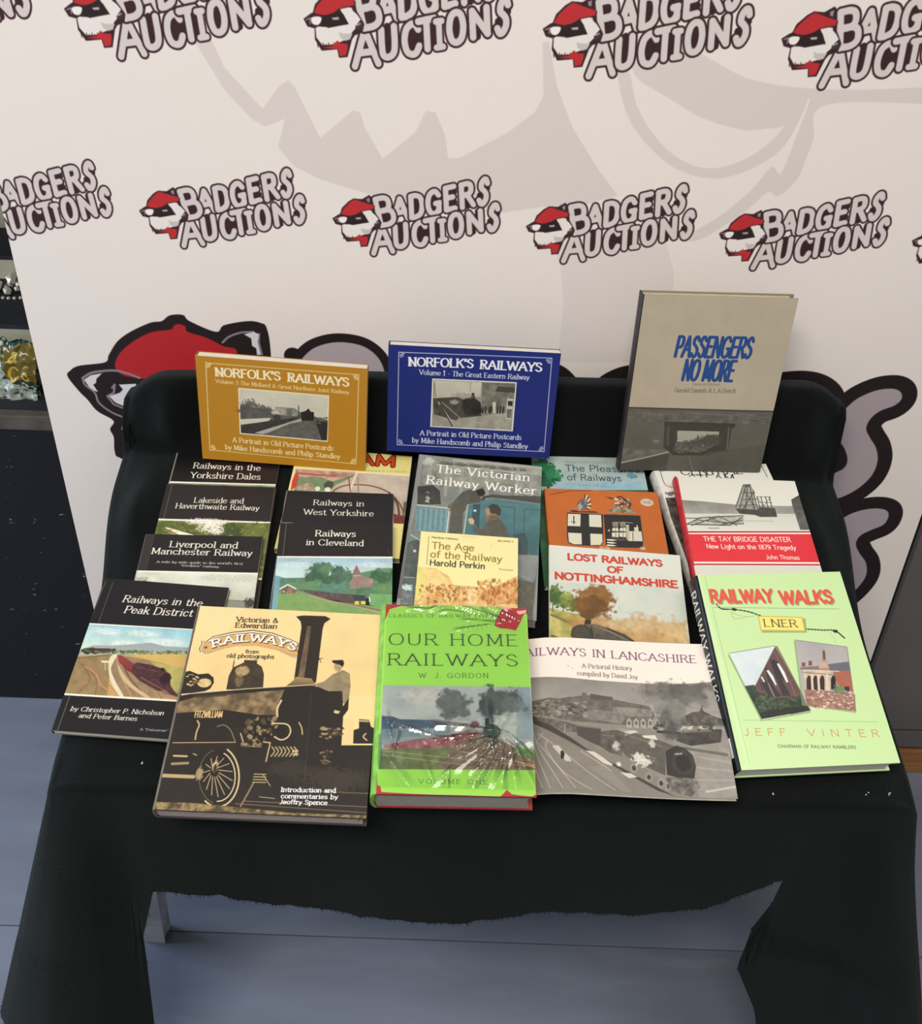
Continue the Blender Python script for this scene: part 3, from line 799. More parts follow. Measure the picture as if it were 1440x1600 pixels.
def jewel(cx, cy, cz, s, seed, label, bent=0):
    rn = random.Random(seed); root = empty('silver_brooch', Matrix.Translation((cx, cy, cz)), label, 'brooch')
    bm = bmesh.new()
    for k in range(14):
        a = rn.random() * 6.28; rr = s * rn.random()
        c = Vector((math.cos(a) * rr, math.sin(a) * rr * 0.6, s * (0.12 + 0.75 * rn.random() * (1 - rr / s * 0.6))))
        bmesh.ops.create_icosphere(bm, subdivisions=1, radius=s * (0.14 + 0.12 * rn.random()), matrix=Matrix.Translation(c) @ Matrix.Scale(0.4 + rn.random(), 4, (rn.random(), 1, 0.2)))
    for v_ in bm.verts: v_.co.z = max(0.0005, v_.co.z)
    bm_obj('cluster', bm, SIL, root)
    bm = bmesh.new(); n_ = 28
    for k in range(n_):
        a = k / n_ * 6.283; bmesh.ops.create_icosphere(bm, subdivisions=1, radius=s * 0.09, matrix=Matrix.Translation((math.cos(a) * s * 1.15, math.sin(a) * s * 0.8 - s * 0.2, s * 0.09)))
    bm_obj('beaded_rim', bm, SIL, root)


jewel(-0.735, 1.495, 0.672, 0.036, 3, 'silver brooch on the dark upper step of the left cabinet')
pc = Canvas(600, 400, '2c4634'); pp = Pen(pc, lambda x, y: (x * 6, y * 4))
pp.fill([(0, 0), (45, 0), (60, 50), (30, 100), (0, 80)], 'b9c4bc'); pp.fill([(55, 10), (100, 0), (100, 70), (60, 60)], '8a7430', tex=(0.5, 20, '5c5a28')); pp.fill([(20, 70), (60, 60), (100, 90), (100, 100), (20, 100)], 'a9b4ac')
pp.text('VA', (5, 42), (36, 44), 24, '24302a', w=0.22); pp.text('a', (66, 30), (76, 32), 20, 'd8b858', w=0.2); pp.text('C o', (62, 62), (92, 66), 22, 'd8b858', w=0.18); pp.specks(4, 5, 55, 60, 60, 6, ['dfe6e0', '1f3a2c', '6f8478', 'c8b060']); pp.specks(30, 70, 95, 98, 50, 5, ['2c3a30', 'dfe6e0'])
pkm = print_mat('packet_print', pc.image('packet_print'), 0.25, 0.6)
for nm, cx, cy, w_, h_, sd, lab in (('foil_packet', -0.70, 1.315, 0.10, 0.085, 2, 'crumpled green and gold printed packet low in the cabinet'), ('foil_packet', -0.80, 1.325, 0.09, 0.07, 6, 'second crumpled packet further left in the cabinet')):
    nn = vnoise(31, 41, 7, sd, 3); root = empty(nm, Matrix.Translation((cx, cy, 0.572)), lab, 'packet')
    for side, sgn in (('front_foil', -1), ('back_foil', 1)):
        Vv, Ff, Uv = [], [], []
        for j in range(31):
            for i in range(41):
                x = (i / 40 - .5) * w_; z = j / 30 * h_
                puff = 0.012 * math.sin(math.pi * i / 40) * math.sin(math.pi * (0.1 + 0.9 * j / 30)) if True else 0
                Vv.append((x + (nn[j, i] - .5) * 0.008, sgn * (puff + abs(nn[j, i] - .5) * 0.030) + z * 0.25, z * (0.9 + 0.25 * nn[0, i]))); Uv.append((i / 40, j / 30))
        for j in range(30):
            for i in range(40): Ff.append((j * 41 + i, j * 41 + i + 1, j * 41 + i + 42, j * 41 + i + 41))
        mesh_obj(side, Vv, Ff, pkm, root, True, Uv)

# ---------------------------------------------------------------- grey cabinet with wooden plinth, right edge
GC = empty('grey_cabinet', Matrix.Translation((1.1, 1.5, 0)), 'grey panelled cabinet on an orange wooden plinth at the right edge', 'cabinet')
MG = Matrix.Translation((-1.1, -1.5, 0)); GP = mat('grey_panel', '655f5d', 0.5, 0.3, 4, 0.1, 60, col2='565150')
bm = bmesh.new(); add_box(bm, 0.66, 1.147, 0.0, 1.9, 1.9, 0.052, 0.002, MG); bm_obj('plinth', bm, mat('orange_wood', '9c6a3c', 0.5, 0.5, 12, 0.1, 80, col2='7c5230', stretch=(1, 6, 20)), GC)
bm = bmesh.new(); add_box(bm, 0.663, 1.156, 0.052, 1.9, 1.9, 0.060, 0, MG); add_box(bm, 0.663, 1.156, 0.060, 1.9, 1.9, 1.0, 0, MG); bm_obj('carcass', bm, mat('groove_dark', '1c1a1a', 0.7), GC)
for x0, x1 in ((0.66, 0.792), (0.794, 1.10), (1.102, 1.9)):
    bm = bmesh.new(); add_box(bm, x0, 1.148, 0.060, x1, 1.158, 0.097, 0.001, MG); bm_obj('rail', bm, GP, GC)
for x0, x1 in ((0.66, 1.14), (1.143, 1.9)):
    bm = bmesh.new(); add_box(bm, x0, 1.147, 0.101, x1, 1.158, 1.0, 0.0015, MG); bm_obj('door_panel', bm, GP, GC)
bm = bmesh.new(); add_box(bm, 0.65, 1.14, 1.0, 1.91, 1.9, 1.02, 0.003, MG); bm_obj('top_board', bm, GP, GC)


# ---------------------------------------------------------------- books
PXM = 3000.0
M_PAGE = mat('page_edges', 'd9cfb8', 0.85, 0.35, 60, 0.5, 40, col2='b9ad93', stretch=(3, 3, 60))
M_PAGEW = mat('white_page_edges', 'efe9da', 0.85, 0.25, 60, 0.4, 40, col2='d8d0bd', stretch=(3, 3, 60))


def table_matrix(x, y, an, zb, zt, h):
    tl = math.asin((zt - zb) / h)
    ux = E1 * math.cos(an) + E2 * math.sin(an)
    uf = -E1 * math.sin(an) + E2 * math.cos(an)
    uy = uf * math.cos(tl) + TN * math.sin(tl)
    return np.array([ux, uy, np.cross(ux, uy)]).T, TW(x, y, zb)


def stand_matrix(yaw, tilt, spin):
    a, t, s = [math.radians(k) for k in (yaw, tilt, spin)]
    return np.array(Matrix.Rotation(a, 3, 'Z') @ Matrix.Rotation(t, 3, 'X') @ Matrix.Rotation(s, 3, 'Z'))


class Book:
    def __init__(self, A, P, w, h, th):
        self.A, self.P, self.w, self.h, self.th = A, np.array(P), w, h, th

    def local(self, u, v):
        r = ray(u, v); nrm = self.A[:, 2]
        t = ((self.P - EYE) @ nrm) / (r @ nrm)
        d = EYE + r * t - self.P
        return d @ self.A[:, 0], d @ self.A[:, 1]

    def start(self, base):
        self.cv = Canvas(self.w * PXM, self.h * PXM, base)
        return self

    def view(self, ox, oy, s):
        def fn(x, y):
            a, b = self.local(ox + x / s, oy + y / s)
            return ((a + self.w / 2) * PXM, (self.h - b) * PXM)
        return Pen(self.cv, fn)

    def uvpen(self):
        return Pen(self.cv, lambda x, y: (x * self.cv.W / 100.0, y * self.cv.H / 100.0))


def slab(name, x0, x1, y0, y1, z1, t, mats, parent, w, h, nx=2, ny=2, warp=None, uvflip=False):
    V, F, U, FM = [], [], [], []
    for lay in (0, 1):
        for j in range(ny + 1):
            for i in range(nx + 1):
                x = x0 + (x1 - x0) * i / nx; y = y0 + (y1 - y0) * j / ny
                z = z1 - lay * t + (warp(x, y) if warp else 0)
                V.append((x, y, z)); U.append(((x + w / 2) / w, y / h))
    n = (nx + 1) * (ny + 1); id_ = lambda l, i, j: l * n + j * (nx + 1) + i
    for j in range(ny):
        for i in range(nx):
            F.append((id_(0, i, j), id_(0, i + 1, j), id_(0, i + 1, j + 1), id_(0, i, j + 1))); FM.append(0)
            F.append((id_(1, i, j), id_(1, i, j + 1), id_(1, i + 1, j + 1), id_(1, i + 1, j))); FM.append(1)
    for i in range(nx):
        F.append((id_(0, i, 0), id_(1, i, 0), id_(1, i + 1, 0), id_(0, i + 1, 0))); FM.append(1)
        F.append((id_(0, i + 1, ny), id_(1, i + 1, ny), id_(1, i, ny), id_(0, i, ny))); FM.append(1)
    for j in range(ny):
        F.append((id_(0, 0, j + 1), id_(1, 0, j + 1), id_(1, 0, j), id_(0, 0, j))); FM.append(1)
        F.append((id_(0, nx, j), id_(1, nx, j), id_(1, nx, j + 1), id_(0, nx, j + 1))); FM.append(1)
    return mesh_obj(name, V, F, mats, parent, False, U, FM)


def page_block(x0, x1, y0, y1, z0, z1, m, parent, round_=0.0, warp=None, n=10):
    """leaves of paper: a block whose spine side is rounded out and fore-edge hollowed"""
    V, F = [], []
    k = 8
    for j in range(n + 1):
        y = y0 + (y1 - y0) * j / n
        ring = []
        for i in range(k + 1):
            z = z0 + (z1 - z0) * i / k; b = math.sin(math.pi * i / k) * round_
            ring.append((x0 - b * 0.7, y, z))
        for i in range(k, -1, -1):
            z = z0 + (z1 - z0) * i / k; b = math.sin(math.pi * i / k) * round_
            ring.append((x1 - b, y, z))
        V += [(a, b, c + (warp(a, b) * (c - z0) / max(1e-6, z1 - z0) if warp else 0)) for a, b, c in ring]
    R = 2 * (k + 1)
    for j in range(n):
        for i in range(R):
            a, b = j * R + i, j * R + (i + 1) % R
            F.append((a, b, b + R, a + R))
    F.append(tuple(range(R))[::-1]); F.append(tuple(range(n * R, n * R + R)))
    return mesh_obj('page_block', V, F, m, parent)


def build_book(b, name, label, group, front, edge, spine, back, kind='paper', page=None, rough=0.35, coat=0.0, warp=None, spine_img=None, spec=0.5, cat='book'):
    w, h, th = b.w, b.h, b.th
    M = Matrix([[b.A[i, 0], b.A[i, 1], b.A[i, 2], (b.P - b.A[:, 2] * th)[i]] for i in range(3)] + [[0, 0, 0, 1]])
    root = empty(name, M, label, cat, group)
    im = b.cv.image(name + '_print'); m = print_mat(name + '_print', im, rough, coat, spec)
    me = mat('paper_' + edge, edge, 0.6); ms = mat('cover_' + spine, spine, 0.45, 0.3, 90); mb = mat('cover_' + back, back, 0.5)
    if spine_img is not None:
        ms = print_mat(name + '_spine', spine_img, rough)
    page = page or M_PAGE
    if kind == 'paper':
        t = 0.0007
        slab('front_cover', -w / 2, w / 2, 0, h, th, t, [m, me], root, w, h, 12 if warp else 2, 12 if warp else 2, warp)
        slab('back_cover', -w / 2, w / 2, 0, h, t, t, [mb, me], root, w, h, 12 if warp else 2, 12 if warp else 2, warp)
        if warp:
            slab('page_block', -w / 2 + 0.0012, w / 2 - 0.0008, 0.0006, h - 0.0006, th - t - 0.0001, th - 2 * t - 0.0002, [page, page], root, w, h, 12, 12, lambda x, y: warp(x, y))
        else:
            page_block(-w / 2 + 0.0012, w / 2 - 0.0008, 0.0006, h - 0.0006, t, th - t - 0.0001, page, root, 0)
        slab('spine', -w / 2 - 0.0006, -w / 2 + 0.0004, 0, h, th - 0.0004, th - 0.0008, [ms, ms], root, w, h)
    else:
        t = 0.0026; sq = 0.003
        slab('front_cover', -w / 2, w / 2, 0, h, th, t, [m, me], root, w, h, 12 if warp else 2, 12 if warp else 2, warp)
        slab('back_cover', -w / 2, w / 2, 0, h, t, t, [mb, me], root, w, h)
        page_block(-w / 2 + 0.001, w / 2 - sq * 1.3, 0.0012, h - sq * 0.6, t + 0.0001, th - t - 0.0001, page, root, min(0.004, th * 0.2))
        # rounded spine shell
        V, F, U = [], [], []
        k = 10
        for j, y in enumerate((0, h)):
            for i in range(k + 1):
                a = math.pi * i / k
                V.append((-w / 2 - math.sin(a) * th * 0.17 - 0.0005, y, th / 2 - math.cos(a) * th / 2)); U.append((y / h, i / k))
            for i in range(k, -1, -1):
                a = math.pi * i / k
                V.append((-w / 2 - math.sin(a) * th * 0.10 + 0.0012, y, th / 2 - math.cos(a) * (th / 2 - 0.0008))); U.append((y / h, i / k))
        R = 2 * (k + 1)
        for i in range(R):
            F.append((i, i + R, (i + 1) % R + R, (i + 1) % R))
        F.append(tuple(range(R))); F.append(tuple(range(R, 2 * R))[::-1])
        mesh_obj('spine', V, F, [ms], root, False, U)
    return root


def table_book(p):
    x, y, an, w, h, zb, zt, th = p
    A, P = table_matrix(x, y, an, zb, zt, h)
    return Book(A, P, w, h, th)


BK = {'yorks': [-0.2366, 0.6469, -0.0019, 0.1275, 0.183, 0.006, 0.006, 0.006], 'lakes': [-0.2329, 0.5901, 0.0112, 0.1286, 0.183, 0.012, 0.012, 0.006],
      'liver': [-0.2368, 0.5081, 0.0179, 0.1323, 0.183, 0.018, 0.018, 0.006], 'peak': [-0.2762, 0.4377, -0.0525, 0.1339, 0.1802, 0.021, 0.025, 0.007],
      'westy': [-0.0913, 0.5836, 0.0081, 0.1287, 0.183, 0.012, 0.016, 0.006], 'cleve': [-0.0851, 0.5296, 0.0347, 0.1291, 0.183, 0.02, 0.023, 0.006],
      'steam': [-0.0894, 0.6786, -0.0586, 0.1431, 0.1631, 0.009, 0.009, 0.009], 'vic': [-0.1296, 0.3551, -0.0197, 0.1893, 0.2152, 0.04, 0.05, 0.021],
      'home': [0.0463, 0.3709, 0.0053, 0.146, 0.2019, 0.054, 0.064, 0.034], 'worker': [0.0577, 0.5898, -0.0813, 0.152, 0.2302, 0.026, 0.026, 0.014],
      'age': [0.0532, 0.5117, -0.0441, 0.1104, 0.178, 0.039, 0.039, 0.012], 'pleas': [0.219, 0.6442, 0.0276, 0.1417, 0.204, 0.01, 0.01, 0.008],
      'orange': [0.2246, 0.5651, 0.005, 0.1387, 0.216, 0.022, 0.022, 0.011], 'nott': [0.2169, 0.4733, -0.0548, 0.1505, 0.21, 0.028, 0.029, 0.006],
      'lanc': [0.1956, 0.3856, -0.0233, 0.235, 0.1704, 0.034, 0.036, 0.006], 'central': [0.4009, 0.5987, 0.1391, 0.1482, 0.235, 0.018, 0.018, 0.018],
      'tay': [0.3902, 0.5744, -0.0009, 0.1481, 0.225, 0.033, 0.033, 0.014], 'walks': [0.4015, 0.4171, 0.077, 0.1606, 0.213, 0.038, 0.068, 0.026]}
K = '1d1a1a'; WHT = 'f0ead8'
G_L = 'black titled railway paperbacks, left pile'
G_M = 'paperbacks in the second pile from the left'


def serif(pn, s, p0, p1, cap, c=WHT, w=0.15, sl=0.0, **k):
    pn.text(s, p0, p1, cap, c, w=w, con=0.5, serif=0.13, slant=sl, **k)


# --- Railways in the Yorkshire Dales
b = table_book(BK['yorks']).start('0a0808'); v = b.view(200, 690, 5.76)
v.fill([(665, 90), (1400, 120), (1400, 385), (668, 370)], '2a1a1c', a=0.6)
serif(v, 'Railways in the', (585, 238), (1195, 262), 48); serif(v, 'Yorkshire Dales', (560, 325), (1195, 342), 50)
v.fill([(320, 355), (1400, 385), (1400, 398), (320, 372)], WHT); v.fill([(200, 374), (1400, 398), (1300, 900), (200, 900)], '7f9a6a', c2='55663c', tex=(0.5, 30))
u = b.uvpen(); u.rect(0, 82, 100, 100, '15110f'); u.rect(0, 81, 100, 82, WHT); u.line([(0.6, 0), (0.6, 100)], 1.0, 'b9b4a0', a=0.7)
build_book(b, 'railway_paperback', 'black railway paperback titled Yorkshire Dales, lying furthest back on the left under the ochre book', G_L, None, 'd8d2c0', '1c1818', '1c1818')

# --- Lakeside and Haverthwaite Railway
b = table_book(BK['lakes']).start('1e1918'); v = b.view(200, 690, 5.76)
serif(v, 'Lakeside and', (592, 548), (1042, 556), 44); serif(v, 'Haverthwaite Railway', (425, 598), (1182, 620), 44)
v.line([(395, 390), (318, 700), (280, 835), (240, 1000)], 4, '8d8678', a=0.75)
v.fill([(200, 690), (1300, 722), (1300, 738), (200, 708)], WHT)
v.fill([(180, 706), (1300, 736), (1300, 1245), (100, 1230)], '7d7c3c', tex=(0.9, 14, '4a5a26'))
v.blob(740, 760, 90, 60, 'efe9dc', rough=0.8); v.blob(700, 720, 160, 30, 'efe9dc'); v.blob(800, 800, 60, 40, 'e8e2d2')
v.fill([(330, 775), (350, 772), (600, 842), (480, 850)], 'f2ead2'); v.fill([(330, 790), (470, 850), (400, 850)], 'b07a50')
v.blob(930, 810, 70, 70, '3c4c28', rough=0.7); v.blob(1150, 900, 110, 180, '6b7434', rough=0.7); v.specks(240, 740, 1280, 1230, 350, 16, ['8a8a46', '555f28', '3b4420', 'a39a5a'])
v.fill([(1100, 1228), (1300, 1232), (1300, 1246), (1100, 1242)], WHT); v.fill([(100, 1246), (1300, 1246), (1300, 1700), (60, 1700)], '1e1918')
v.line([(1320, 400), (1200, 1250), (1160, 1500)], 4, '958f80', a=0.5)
build_book(b, 'railway_paperback', 'black railway paperback titled Lakeside, second from the back in the left pile', G_L, None, 'c9c3b0', '2b2422', '2b2422')

# --- Liverpool and Manchester Railway
b = table_book(BK['liver']).start('191516'); v = b.view(200, 690, 5.76)
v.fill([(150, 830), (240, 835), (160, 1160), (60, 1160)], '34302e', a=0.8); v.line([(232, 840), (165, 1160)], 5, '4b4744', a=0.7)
serif(v, 'Liverpool and', (372, 948), (990, 960), 52, w=0.17); serif(v, 'Manchester Railway', (208, 1010), (1120, 1030), 52, w=0.17)
serif(v, "A mile by mile guide to the world's first", (255, 1090), (1032, 1108), 18, w=0.2); serif(v, '"modern" railway', (470, 1122), (820, 1136), 18, w=0.2)
v.fill([(40, 1158), (1240, 1182), (1240, 1196), (40, 1174)], WHT); v.fill([(20, 1172), (1240, 1195), (1200, 1700), (-40, 1700)], 'd9dccb', c2='a9ab9c', tex=(0.12, 60))
v.blob(120, 1235, 60, 18, '8d9480', a=0.6); v.blob(150, 1262, 40, 12, '5f6456', a=0.8); v.blob(900, 1230, 250, 30, 'c2c4b4', a=0.5)
v.fill([(700, 1440), (920, 1420), (1150, 1445), (1150, 1600), (600, 1600)], '8e9080', rough=3); v.blob(1090, 1450, 45, 45, '3d3636'); v.line([(960, 1430), (1060, 1440)], 6, '6b6a5d')
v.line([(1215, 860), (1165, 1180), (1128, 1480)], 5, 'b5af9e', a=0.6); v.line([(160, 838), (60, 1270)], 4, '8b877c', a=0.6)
build_book(b, 'railway_paperback', 'black railway paperback titled Liverpool and Manchester, third from the back in the left pile', G_L, None, 'c9c3b0', '241f20', '241f20')

# --- Railways in the Peak District
b = table_book(BK['peak']).start('191518'); v = b.view(70, 700, 3.404)
serif(v, 'Railways in the', (412, 818), (836, 842), 34, w=0.16, sl=0.16); serif(v, 'Peak District', (420, 876), (785, 896), 36, w=0.16, sl=0.16)
v.fill([(225, 930), (1010, 975), (1000, 982), (222, 938)], WHT)
v.fill([(222, 937), (1010, 980), (990, 1110), (170, 1078)], '8fc4d6', c2='d6dfcc', tex=(0.10, 40))
for x, y, rx in ((330, 975, 70), (520, 985, 80), (640, 1030, 90), (420, 1040, 60)): v.blob(x, y, rx, 20, 'e8ebdf', a=0.55, rough=0.7)
v.fill([(190, 1070), (260, 1048), (350, 1050), (450, 1045), (560, 1035), (640, 1055), (800, 1062), (900, 1090), (700, 1112), (180, 1100)], '93a0a6', c2='a9ae9a', sm=False)
v.fill([(160, 1100), (1000, 1100), (940, 1360), (90, 1310)], 'c9a862', c2='b79a5a', tex=(0.15, 25))
v.fill([(160, 1110), (360, 1095), (330, 1320), (100, 1310)], 'a98c62', tex=(0.3, 18, '7a6a44'))
v.fill([(385, 1100), (700, 1150), (780, 1330), (400, 1320), (330, 1200)], 'a58a66', tex=(0.3, 12, '7d6a50'))
v.fill([(460, 1095), (780, 1095), (770, 1180), (560, 1130)], 'd3b06a', tex=(0.2, 20, 'c2a45a')); v.fill([(560, 1135), (770, 1175), (750, 1300), (660, 1300), (600, 1170)], '9fa25c', tex=(0.5, 12, 'c0ae5e'))
v.specks(200, 1068, 370, 1090, 60, 16, ['3c4a34', '56603f', '2c2f26'], a=0.9); v.specks(370, 1078, 780, 1094, 90, 14, ['5c7048', '4c5c3c', '7f8e62'], a=0.9)
v.fill([(250, 1064), (350, 1066), (352, 1082), (250, 1080)], '4a3634')
for q, c, w in (([(180, 1135), (270, 1220), (270, 1310)], '8f5b48', 5), ([(210, 1160), (270, 1200), (300, 1260), (380, 1315)], 'c48a70', 5), ([(150, 1120), (260, 1110), (340, 1100)], '6a6048', 5),
                ([(200, 1150), (240, 1230), (180, 1300)], '7d5a46', 5), ([(240, 1150), (330, 1250), (400, 1320)], '9f7058', 4), ([(380, 1105), (400, 1200), (460, 1320)], 'b98a68', 6), ([(395, 1105), (450, 1220), (540, 1325)], '6f4a3a', 6), ([(410, 1130), (560, 1250), (620, 1330)], '6f4a3a', 6)):
    v.line(q, w, c, sm=True)
v.fill([(350, 1108), (385, 1100), (352, 1170), (375, 1240), (418, 1318), (395, 1318), (350, 1240), (338, 1160)], 'ddd0ae', sm=True)
v.fill([(388, 1150), (420, 1200), (470, 1260), (560, 1325), (530, 1325), (440, 1260), (400, 1205)], 'c7ad84', sm=True)
v.fill([(385, 1100), (405, 1100), (480, 1150), (475, 1200), (440, 1185), (395, 1140)], '9c3f38', c2='6e2c28'); v.line([(400, 1108), (478, 1158)], 5, '5c4b52')
v.fill([(468, 1150), (490, 1140), (560, 1152), (610, 1168), (635, 1172), (665, 1215), (668, 1265), (710, 1320), (640, 1310), (560, 1270), (500, 1235), (462, 1195)], '3a2226', tex=(0.5, 8, '5c3636'))
v.blob(640, 1225, 26, 34, '2a181c', rough=0.2, soft=0.15); v.line([(490, 1165), (610, 1192)], 5, '6d4b4c', a=0.7); v.line([(510, 1220), (640, 1290)], 6, '8b5a48', a=0.8); v.fill([(615, 1170), (630, 1168), (632, 1185), (618, 1185)], '201416')
v.fill([(640, 1290), (700, 1330), (600, 1330), (560, 1290)], 'a98a6c', a=0.6, rough=2)
v.fill([(300, 1130), (345, 1132), (342, 1142), (300, 1140)], 'ded6c0'); v.line([(320, 1140), (322, 1180)], 3, 'cfc7b0')
v.fill([(98, 1303), (980, 1356), (980, 1366), (98, 1314)], WHT); v.fill([(94, 1313), (980, 1365), (900, 1700), (0, 1700)], '191518')
serif(v, 'by Christopher P. Nicholson', (135, 1396), (632, 1420), 22, w=0.19, sl=0.16); serif(v, 'and Peter Barnes', (178, 1432), (490, 1450), 22, w=0.19, sl=0.16); serif(v, 'A "Dalesman" Paperback', (505, 1500), (780, 1515), 11, w=0.2)
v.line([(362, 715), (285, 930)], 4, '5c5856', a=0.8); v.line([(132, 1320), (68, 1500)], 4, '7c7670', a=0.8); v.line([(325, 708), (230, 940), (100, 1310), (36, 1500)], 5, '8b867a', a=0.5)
build_book(b, 'railway_paperback', 'black paperback titled Peak District with red train photo, nearest the front left corner', G_L, None, 'cfc9b8', '231e20', '231e20', page=M_PAGEW)

# --- STEAM
b = table_book(BK['steam']).start('e6d98a'); v = b.view(400, 700, 5.538)
v.fill([(340, 180), (860, 205), (1340, 240), (1275, 660), (240, 640), (300, 350)], 'c4b5a2', c2='b4a594', tex=(0.12, 40))
v.fill([(345, 185), (850, 215), (800, 270), (340, 260)], 'b98f80', tex=(0.3, 20)); v.fill([(350, 250), (560, 250), (660, 290), (860, 222), (840, 250), (690, 320), (640, 370), (330, 370)], '5d7a58', tex=(0.3, 14, '8a9c78'))
v.fill([(340, 215), (370, 240), (350, 330), (300, 365), (310, 290)], 'c04038'); v.fill([(350, 210), (700, 240), (690, 252), (350, 225)], 'a35a50'); v.blob(625, 320, 35, 40, '3c4036', rough=0.3)
v.blob(530, 350, 20, 22, 'f0ead8', rough=0.1, soft=0.15); v.blob(618, 358, 22, 24, 'f0ead8', rough=0.1, soft=0.15); v.fill([(440, 300), (500, 310), (500, 365), (350, 360), (350, 330)], 'cfc0a8', tex=(0.4, 12, '86604c'))
for rr, c, w in ((1.0, '8c5c50', 13), (0.94, '6b463e', 6)):
    v.line([(640, 400), (700, 350), (800, 320), (960, 322), (1100, 360), (1200, 430), (1265, 530), (1275, 620)], w, c, sm=True)
v.line([(1150, 385), (1215, 470), (1235, 560), (1235, 620)], 16, '5c4038', sm=True); v.fill([(860, 210), (880, 215), (815, 380), (795, 380)], 'e0cdb4'); v.line([(800, 250), (815, 380)], 8, '7c4a40'); v.line([(880, 260), (885, 380)], 10, '9d8474')
v.fill([(1190, 570), (1290, 590), (1275, 660), (1190, 650)], '8c3c36', tex=(0.4, 10, '5c2c28')); v.fill([(1275, 465), (1300, 465), (1290, 560), (1270, 560)], '6b5c50')
v.fill([(860, 195), (1345, 228), (1343, 245), (860, 214)], 'ece0a0')
v.fill([(200, 655), (1280, 655), (1240, 990), (100, 990)], 'e6d98a')
for c, w in (('5a1c14', 0.42), ('c8481f', 0.25)):
    v.text('STEAM', (460, 100), (1220, 160), 80, c, w=w)
serif(v, 'Wherever it is in Industry', (940, 205), (1305, 215), 20, c='7c7a50', w=0.09, sl=0.2)
build_book(b, 'steam_paperback', 'cream book about steam with a maroon flywheel picture, behind the two black paperbacks', G_M, None, 'ddd3a4', 'd6ca90', 'ded29a')

# --- Railways in West Yorkshire
b = table_book(BK['westy']).start('141318'); v = b.view(400, 700, 5.538)
serif(v, 'Railways in', (495, 492), (940, 504), 44); serif(v, 'West Yorkshire', (412, 575), (1022, 590), 46)
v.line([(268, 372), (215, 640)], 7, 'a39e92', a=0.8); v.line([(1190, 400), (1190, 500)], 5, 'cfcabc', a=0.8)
v.fill([(100, 950), (1250, 950), (1250, 1700), (60, 1700)], '9cb6bc', tex=(0.3, 30, '6d8c8e')); v.fill([(150, 1135), (1250, 1140), (1250, 1700), (60, 1700)], '7f8c94', tex=(0.4, 20, '4f5a5c'))
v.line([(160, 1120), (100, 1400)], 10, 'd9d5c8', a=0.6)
build_book(b, 'railway_paperback', 'black railway paperback titled West Yorkshire, lying on the cream steam book', G_M, None, 'b9b4a6', '1d1b22', '1d1b22')

# --- Railways in Cleveland
b = table_book(BK['cleve']).start('191516'); v = b.view(400, 700, 5.538)
serif(v, 'Railways', (512, 762), (868, 768), 50, w=0.17); serif(v, 'in Cleveland', (432, 838), (935, 848), 48, w=0.17)
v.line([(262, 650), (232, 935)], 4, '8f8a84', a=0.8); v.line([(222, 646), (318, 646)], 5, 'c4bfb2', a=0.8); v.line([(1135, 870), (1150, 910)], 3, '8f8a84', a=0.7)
v.fill([(170, 935), (1250, 940), (1250, 956), (170, 949)], WHT)
v.fill([(170, 948), (1250, 955), (1250, 1150), (150, 1130)], '9cc0cc', c2='cfdcd6', tex=(0.10, 60)); v.blob(330, 1010, 130, 30, 'dfe8e4', a=0.5); v.blob(1000, 1010, 120, 28, 'd8dde0', a=0.6)
v.fill([(150, 1100), (250, 1125), (460, 1120), (900, 1080), (1000, 1060), (1100, 1040), (1250, 1035), (1250, 1300), (130, 1300)], '5c8062', c2='4a6c4a', tex=(0.3, 30, '6d9672'))
for x, y, rx, ry, c in ((560, 1070, 100, 70, '44684c'), (620, 1040, 60, 40, '5d8660'), (500, 1110, 60, 60, '3c5e44'), (700, 1090, 40, 70, '3f5d4b'), (770, 1100, 60, 60, '4f7058'), (520, 1190, 90, 50, '5f8d62'), (700, 1200, 150, 60, '5a8474'), (930, 1190, 110, 60, '52785a'), (1080, 1110, 90, 60, '3f6444'), (230, 1150, 120, 25, '4c7c68'), (1130, 1210, 120, 40, '66905c'), (620, 1140, 80, 40, '3f6048')):
    v.blob(x, y, rx, ry, c, a=0.9, rough=0.8, cell=30)
v.fill([(150, 1240), (400, 1250), (640, 1320), (1250, 1400), (1250, 1700), (100, 1700)], '6f9a54', c2='6a8c50', tex=(0.35, 18, '8da868'))
v.fill([(980, 1260), (1250, 1270), (1250, 1420), (980, 1360)], '5c9a58', tex=(0.3, 16, '7fb070'))
v.fill([(835, 1080), (868, 1012), (900, 1075), (902, 1115), (838, 1112)], '8c5f58', c2='8f7468'); v.fill([(838, 1100), (905, 1096), (905, 1130), (838, 1130)], 'b09c8c')
v.fill([(805, 1180), (835, 1115), (905, 1105), (1000, 1130), (1015, 1170), (990, 1200), (880, 1215), (812, 1220)], '8a6e66', c2='7c7468', tex=(0.3, 14, 'a08c7e')); v.blob(990, 1150, 16, 22, 'b58a80', rough=0.2)
v.fill([(200, 1215), (275, 1175), (350, 1215), (345, 1225), (275, 1188), (205, 1228)], 'dfdcd0'); v.fill([(210, 1225), (275, 1190), (345, 1226), (340, 1260), (215, 1262)], '7e6c58', tex=(0.4, 10)); v.specks(190, 1235, 440, 1260, 60, 10, ['d8d0c0', '9c8c80', '6a5a50'])
v.fill([(370, 1225), (470, 1230), (700, 1258), (880, 1270), (950, 1290), (950, 1350), (840, 1345), (640, 1310), (480, 1265)], '4a4446', tex=(0.5, 9, '63504c'))
